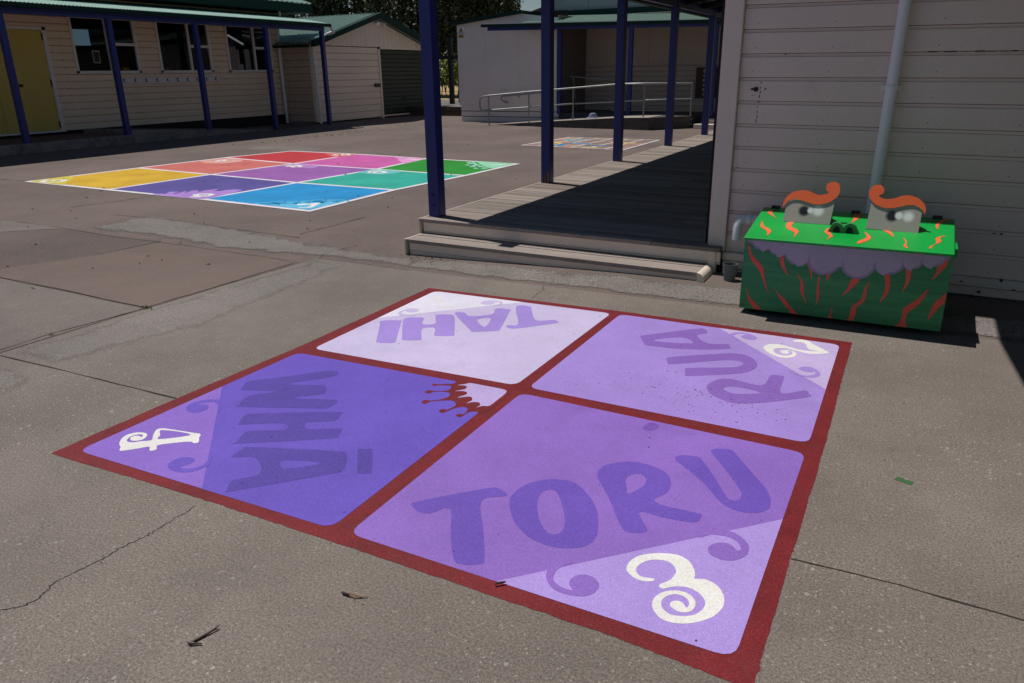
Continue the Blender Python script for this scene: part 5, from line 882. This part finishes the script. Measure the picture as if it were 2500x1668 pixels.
for t_ in (top[0], top[1], top[2], top[4], top[5]):
    b = MB(); b.tube([(t_[0], t_[1]-.0, 0.0), (t_[0], t_[1], t_[2])], .0125, 10); p = b.build('post', M_steel, hr)
    if t_[0] > -6.2:
        c = MB()
        for dx in (-.035, .03):
            for z in (.06, .15): c.box(t_[0]+dx-.008, t_[0]+dx+.014, t_[1]-.016, t_[1]-.002, z-.008, z+.014)
        c.build('clamp', M_steel, p)
b = MB(); b.tube([(-6.75, 14.60, .615), (-7.84, 14.60, .53), (-7.875, 14.60, .50), (-7.86, 14.60, .455), (-7.80, 14.62, .415), (-7.75, 14.68, .395)], .016, 10); b.cyl((-7.50, 14.60, .55), (-7.50, 14.72, .52), .014, 8); simple('wall_handrail', b, M_steel, 'short steel handrail with a hooked end on the pale panelled wall', 'handrail')
b = MB(); b.tube([(-6.73, 15.2, .915), (-5.26, 15.2, .79), (-5.19, 15.2, .76), (-5.155, 15.2, .71), (-5.17, 15.2, .63), (-5.25, 15.2, .57)], .016, 10); b.tube([(-5.4, 15.2, .80), (-5.4, 15.5, .2)], .012, 8); b.tube([(-6.5, 15.2, .895), (-6.5, 15.4, .2)], .012, 8); simple('recess_handrail', b, M_steel, 'steel handrail with a curled end inside the dark recess', 'handrail')
pb = thing('dot_board', (-3.85, 16.12, .44), 'dark brown board with rows of white dots in the shaded recess', 'board')
MB().box(-4.19, -3.40, 16.10, 16.13, .444, 1.036).build('board', mat('dark brown board', (.075, .035, .025), .6, .2), pb)
b = MB()
for i, x in enumerate((-4.02, -3.86, -3.71, -3.56)):
    for j in range(6):
        z = .52+j*.09; r = (.026, .034)[(i+j) % 2]; b.poly([(x+r*math.cos(.63*k), z+r*math.sin(.63*k)) for k in range(10)], (), lambda p: (p[0], 16.097, p[1]), True)
b.build('white_dots', mat('dull white dots', (.42, .38, .34), .6), pb)
st = thing('pale_steps', (-3.2, 14.2, 0), 'pair of pale painted steps at the far end of the timber deck', 'steps')
for x0, x1, y0, z0, z1 in ((-3.62, -2.62, 13.95, .0, .075), (-3.50, -2.62, 14.25, .075, .145), (-3.30, -2.62, 14.5, .145, .2)):
    MB().box(x0, x1, y0, 14.75, z0, z1).build('step', M_creamtrim, st, bevel=.004)
hat = thing('sun_hat', (-5.58, 14.03, .15), 'pale blue cloth sun hat left lying on the ramp', 'hat')
b = MB(); b.lathe((-5.58, 14.03, .153), [(.0, .0), (.10, .003), (.098, .012), (.066, .02), (.062, .05), (.05, .085), (.025, .1), (0, .103)], 18); b.v = [(x+.02*math.sin(30*y), y, z+.01*math.sin(25*x)) for x, y, z in b.v]; b.build('crown', mat('pale blue cloth', (.22, .24, .36), .85, .25, 12), hat)
ws = thing('warning_sign', (-8.855, YA-.01, 1.69), 'small white and yellow WARNING sign on the pale building corner', 'sign')
MB().box(-8.935, -8.785, YA-.012, YA-.001, 1.685, 1.92).build('plate', M_pvc, ws)
M_blk = mat('black print', (.015, .015, .02), .5); M_yel = mat('yellow print', (.62, .42, .05), .5)
ys_ = YA-.0135
MB().poly([(-8.915, 1.80), (-8.805, 1.80), (-8.86, 1.905)], (), lambda p: (p[0], ys_, p[1]), True).build('triangle', M_blk, ws)
MB().poly([(-8.898, 1.809), (-8.822, 1.809), (-8.86, 1.884)], (), lambda p: (p[0], ys_-.0012, p[1]), True).build('triangle', M_yel, ws)
b = MB(); b.poly([(-8.888, 1.818), (-8.85, 1.832), (-8.838, 1.85), (-8.86, 1.846), (-8.885, 1.832)], (), lambda p: (p[0], ys_-.0024, p[1]), True); b.build('camera_symbol', M_blk, ws)
MB().quad((-8.925, ys_, 1.692), (-8.795, ys_, 1.692), (-8.795, ys_, 1.757), (-8.925, ys_, 1.757)).build('yellow_panel', M_yel, ws)
b = MB()
for z in (1.745, 1.724, 1.703): b.quad((-8.915, ys_-.0012, z-.004), (-8.805, ys_-.0012, z-.004), (-8.805, ys_-.0012, z+.005), (-8.915, ys_-.0012, z+.005))
b.build('small_print', M_blk, ws)
cu = bpy.data.curves.new('word', 'FONT'); cu.body = 'WARNING'; cu.size = .035*U; cu.align_x = 'CENTER'
tmp = bpy.data.objects.new('word', cu); COL.objects.link(tmp); dg = bpy.context.evaluated_depsgraph_get()
me = bpy.data.meshes.new_from_object(tmp.evaluated_get(dg)); bpy.data.objects.remove(tmp); bpy.data.curves.remove(cu)
wo = bpy.data.objects.new('lettering', me); COL.objects.link(wo); me.materials.append(M_blk); wo.parent = ws; wo.rotation_euler = (math.pi/2, 0, 0); wo.location = Vector((-8.86, ys_-.0006, 1.768))*U-WORLD[ws.name]
# ================================================================ background beyond the gap
re_ = MB(); re_.box(-11.9, -8.9, 16.58, 16.66, -.01, .10); re_.box(-11.9, -8.9, 16.585, 16.655, .105, .215); simple('timber_edging', re_, mat('dark timber edging', (.07, .05, .04), .9, .3, 3, stretch=(6, 1, 1)), 'dark stacked timber edging between shed and pale building', 'edging', bevel=.004)
MB().box(-40, -8.9, 16.66, 21.5, -.01, .20).build('gravel_bed', pavement('gravel', (.17, .16, .15), .8, red=0, agg=.9), kind='structure')
MB().quad((-60, 21.5, .195), (10, 21.5, .195), (10, 85, .195), (-60, 85, .195)).build('dry_field', mat('dry grass', (.36, .25, .11), .9, .25, 1.5, .3, 40), kind='structure')
M_black = mat('black metal', (.012, .012, .014), .6, .1)
pg = thing('pergola', (-11.9, 18.5, .2), 'black timber pergola frame behind the gap between buildings', 'pergola')
MB().box(-13.6, -11.0, 18.46, 18.54, 1.345, 1.45).build('beam', M_black, pg); MB().box(-11.55, -11.44, 18.45, 18.55, .2, 1.9).build('post', M_black, pg); MB().box(-13.5, -13.4, 18.45, 18.55, .2, 1.4).build('post', M_black, pg)
fe = thing('wire_fence', (-12, 19.3, .2), 'low garden fence of looping black wire under the trees', 'fence')
MB().box(-14, -9.2, 19.29, 19.31, .985, 1.005).build('top_rail', mat('pale wire rail', (.25, .25, .16), .6), fe)
for x in (-13.2, -12.05, -11.75, -11.25, -10.6): MB().box(x-.02, x+.02, 19.28, 19.32, .2, 1.0).build('post', M_black, fe)
b = MB(); x = -13.6
while x < -9.6:
    b.tube([(x+.28*t, 19.27, .32+.55*(2*t-1)**2) for t in [k/8 for k in range(9)]], .012, 5); x += .27
b.build('wire_loops', M_black, fe)
def leaves(b, p, s, asp, k, droop=.0):
    """one leaf or leaf clump as a bent quad in a random direction"""
    d = Vector((random.gauss(0, 1), random.gauss(0, 1), random.gauss(0, .7)-droop)).normalized(); n = d.cross(Vector((random.gauss(0, 1), random.gauss(0, 1), random.gauss(0, 1)))).normalized()
    p = Vector(p); a = p-d*s*.5; c = p+d*s*.5; w_ = n*s*asp*.5
    t = random.uniform(.6, 1.35)*k; b.add([a, p+w_, c, p-w_], [(0, 1, 2, 3)], (t, t*random.uniform(.92, 1.05), t*random.uniform(.7, 1.1)))
M_leaf = mat('dark drooping foliage', (.034, .047, .018), .55, .3, .8, spec=.5, tint=True)
M_bark = mat('grey brown bark', (.09, .07, .06), .9, .3, 8, .2, 40, stretch=(1, 1, .2))
def weeping(name, x, y, h, lobes, ns, label, grp):
    t = thing(name, (x, y, .2), label, 'tree', grp)
    b = MB(); tr = [(x, y, .1), (x+.1, y, h*.25), (x-.05, y+.1, h*.5), (x+.1, y, h*.75)]; b.tube(tr, [.26, .2, .15, .07], 10)
    for cx, cy, cz, rx, ry, rz in lobes:
        k = random.uniform(.3, .7); a = (x+.05, y+.05, h*k*.7); m_ = ((a[0]+cx)/2, (a[1]+cy)/2, (a[2]+cz)/2+.35); b.tube([a, m_, (cx, cy, cz+.2*rz)], [.11, .07, .03], 7)
        for q in range(4):
            e = (cx+rx*random.uniform(-.8, .8), cy+ry*random.uniform(-.8, .8), cz+rz*random.uniform(-.2, .7)); b.tube([m_, ((m_[0]+e[0])/2, (m_[1]+e[1])/2, (m_[2]+e[2])/2+.2), e], [.05, .03, .012], 5)
    b.build('trunk', M_bark, t)
    b = MB(); tot = sum(l[3]*l[5] for l in lobes)
    for l in lobes:
        for _ in range(int(ns*l[3]*l[5]/tot)):
            v = Vector((random.gauss(0, 1), random.gauss(0, 1), random.gauss(0, 1))).normalized()*random.uniform(.35, 1)**.5
            p = Vector((l[0]+v.x*l[3], l[1]+v.y*l[4], l[2]+v.z*l[5])); L = random.uniform(.25, 1.0); sx = random.uniform(-.1, .1)
            for q in range(random.randint(6, 13)):
                f = q/10; leaves(b, (p.x+sx*f+random.gauss(0, .035), p.y+random.gauss(0, .04), p.z-L*f), random.uniform(.10, .18), .45, random.choice((.6, 1, 1, 1.5)), .8)
    b.build('crown', M_leaf, t); return t
random.seed(21)
weeping('weeping_tree', -20.5, 25.5, 4.6, [(-21.5, 25.5, 2.6, 2.4, .9, .9), (-18.6, 25.5, 2.7, 2.2, .9, .9), (-22.5, 25, 3.6, 2.2, 1.4, 1.3), (-20, 25.5, 4.2, 2.2, 1.5, 1.5), (-17.8, 25, 3.4, 1.7, 1.3, 1.2), (-19.5, 24.5, 2.6, 2.2, 1, .7)], 5200, 'dark weeping tree behind the shed roof', 'trees beyond the buildings')
weeping('weeping_tree', -12.9, 24.5, 4.4, [(-17.2, 25, 2.7, 1.5, .9, .9), (-14.2, 24.6, 2.9, 1.6, .9, .9), (-16.2, 24.5, 3.4, 1.5, 1.3, 1.3), (-14.6, 24, 3.7, 1.5, 1.3, 1.2), (-13.4, 24.2, 3.55, 1.05, 1.0, .85), (-15.6, 23.8, 2.5, 1.3, .9, .7)], 4600, 'dark weeping tree hanging over the gap beside the pale building', 'trees beyond the buildings')
weeping('weeping_tree', -27.5, 27, 4.6, [(-27.5, 26.5, 3.4, 2.6, 1.6, 1.6), (-25.2, 26, 3.0, 1.6, 1.2, 1.3)], 2200, 'dark tree mostly hidden behind the long classroom roof', 'trees beyond the buildings')
M_vine = mat('vine leaves', (.22, .29, .05), .5, .25, 2, tint=True)
for i, (yy, lab) in enumerate(((26.5, 'nearer sunlit row of green vines beyond the wire fence'), (31, 'farther row of green vines mostly hidden by the nearer row'))):
    v = thing('vine_row', (-18, yy, .2), lab, 'vine row', 'vine rows beyond the fence')
    b = MB()
    for _ in range(4200):
        x = random.uniform(-23, -13.5); z = random.gauss(1.02, .28)+.1*math.sin(x*3.1)
        if z < .5: z += .35
        leaves(b, (x, yy+random.gauss(0, .2), z), random.uniform(.09, .17), .75, random.choice((.55, 1, 1, 1.4)))
    b.build('foliage', M_vine, v)
    b = MB()
    for k in range(12): b.tube([(-22.8+k*.8, yy, .19), (-22.78+k*.8+random.uniform(-.05, .05), yy, .7)], [.03, .02], 6)
    b.build('stems', M_bark, v)
b = MB(); random.seed(4)
for _ in range(7000): leaves(b, (random.uniform(-40, 6), random.uniform(45, 52), random.uniform(.2, 1.9)*random.uniform(.6, 1)), random.uniform(.3, .6), .8, random.choice((.5, .8, 1.2)))
b.build('distant_shelter_belt', M_leaf, kind='stuff', label='distant belt of dark trees along the far edge of the field', cat='tree belt')
# ================================================================ small things on the ground
M_tw = mat('dark twig bark', (.055, .035, .03), .8, .4, 40); M_tw2 = mat('split twig wood', (.30, .19, .13), .8, .4, 40)
t1 = thing('twig', (-1.066, .752, 0), 'dark forked twig lying alone on the near concrete', 'twig')
b = MB(); b.tube([(-1.071, .735, .0025), (-1.066, .752, .003), (-1.0605, .772, .0045), (-1.0575, .786, .008)], [0.0023, 0.0023, 0.0020, 0.0007], 8); b.tube([(-1.060, .772, .0045), (-1.0555, .780, .003)], [0.0014, 0.0007], 6); b.build('stem', M_tw, t1)
b = MB(); b.tube([(-1.079, .727, .0035), (-1.070, .726, .0042), (-1.052, .737, .0035)], [0.0012, 0.0025, 0.0015], 7); b.tube([(-1.078, .732, .003), (-1.069, .734, .004)], [0.0006, 0.0014], 6); b.build('side_shoot', M_tw, t1)
t2 = thing('twig', (-.886, .972, 0), 'pale splintered twig on the concrete just outside the red border', 'twig')
b = MB(); b.tube([(-.913, .9705, .004), (-.905, .9695, .0048), (-.893, .970, .0045)], [0.0019, 0.0026, 0.0022], 8); b.build('bark_end', M_tw, t2)
b = MB(); b.tube([(-.905, .973, .004), (-.885, .976, .004), (-.866, .980, .003)], [0.0015, 0.0017, 0.0009], 6); b.tube([(-.898, .970, .004), (-.880, .971, .004), (-.858, .984, .003)], [0.0017, 0.0017, 0.0010], 6); b.tube([(-.88, .970, .003), (-.879, .966, .003)], [0.0011, 0.0006], 5); b.build('splinters', M_tw2, t2)
b = MB(); b.tube([(-.644, 1.130, .0068), (-.636, 1.138, .0075), (-.627, 1.146, .0068)], [0.0020, 0.0024, 0.0018], 8); simple('twig', b, M_tw, 'short dark twig lying across the red border of the court', 'twig')
b = MB()
for s_ in range(3): b.add([(-1.719+.004*s_, 3.585+.004*s_, .004+.003*s_), (-1.689, 3.590+.003*s_, .006), (-1.690, 3.600+.003*s_, .004+.002*s_), (-1.717, 3.597, .003+.004*s_)], [(0, 1, 2, 3)])
simple('dry_leaf', b, mat('yellow leaf', (.55, .38, .14), .7, .2, 30), 'curled yellow leaf on the paving below the deck step', 'leaf')
M_weed = mat('weed leaves', (.09, .13, .035), .6, .3, 20, tint=True)
def weed(x, y, n, r, lab):
    b = MB()
    for _ in range(n): leaves(b, (x+random.gauss(0, r), y+random.gauss(0, r*.5), abs(random.gauss(0, .006))+.002), random.uniform(.006, .014), .4, 1)
    simple('weed', b, M_weed, lab, 'weed', origin=(x, y, 0))
x, y = D_weed[0]; weed(x, y, 70, .016, 'tiny green weed growing where the slab joints meet')
x, y = D_weed[1]; weed(x, y, 25, .008, 'tiny green weed in the joint along the aggregate strip')
random.seed(9); b = MB()
def bit(x, y, s):
    h = H(x, y) if x < -8.7 else 0
    a = random.uniform(0, 6.28); c, s_ = math.cos(a)*s, math.sin(a)*s; b.add([(x-c, y-s_, h+.002), (x+s_*.4, y-c*.4, h+.004+s*.3), (x+c, y+s_, h+.002), (x-s_*.4, y+c*.4, h+.003)], [(0, 1, 2, 3)], (random.uniform(.5, 1.6),)*3)
for _ in range(90): bit(random.uniform(-9.9, -8.9), random.uniform(9, 14), random.uniform(.012, .03))
for _ in range(110): bit(random.uniform(-8, -1), random.uniform(3.9, 13), random.uniform(.006, .02))
for _ in range(420): bit(random.uniform(-3, 1.2), random.uniform(.5, 3.5), random.uniform(.001, .0036))
for _ in range(240): bit(random.uniform(-2.6, -.86), random.choice((random.uniform(3.53, 3.575), random.gauss(3.5, .05))), random.uniform(.003, .009))
for _ in range(50): bit(random.uniform(-7, -3), random.uniform(2, 4.2), random.uniform(.005, .015))
b.build('leaf_litter', mat('dry leaf bits', (.075, .05, .035), .9, .3, 9, tint=True), kind='stuff', label='scattered dry leaf bits and grit over the paving', cat='litter', origin=(0, 0, 0))
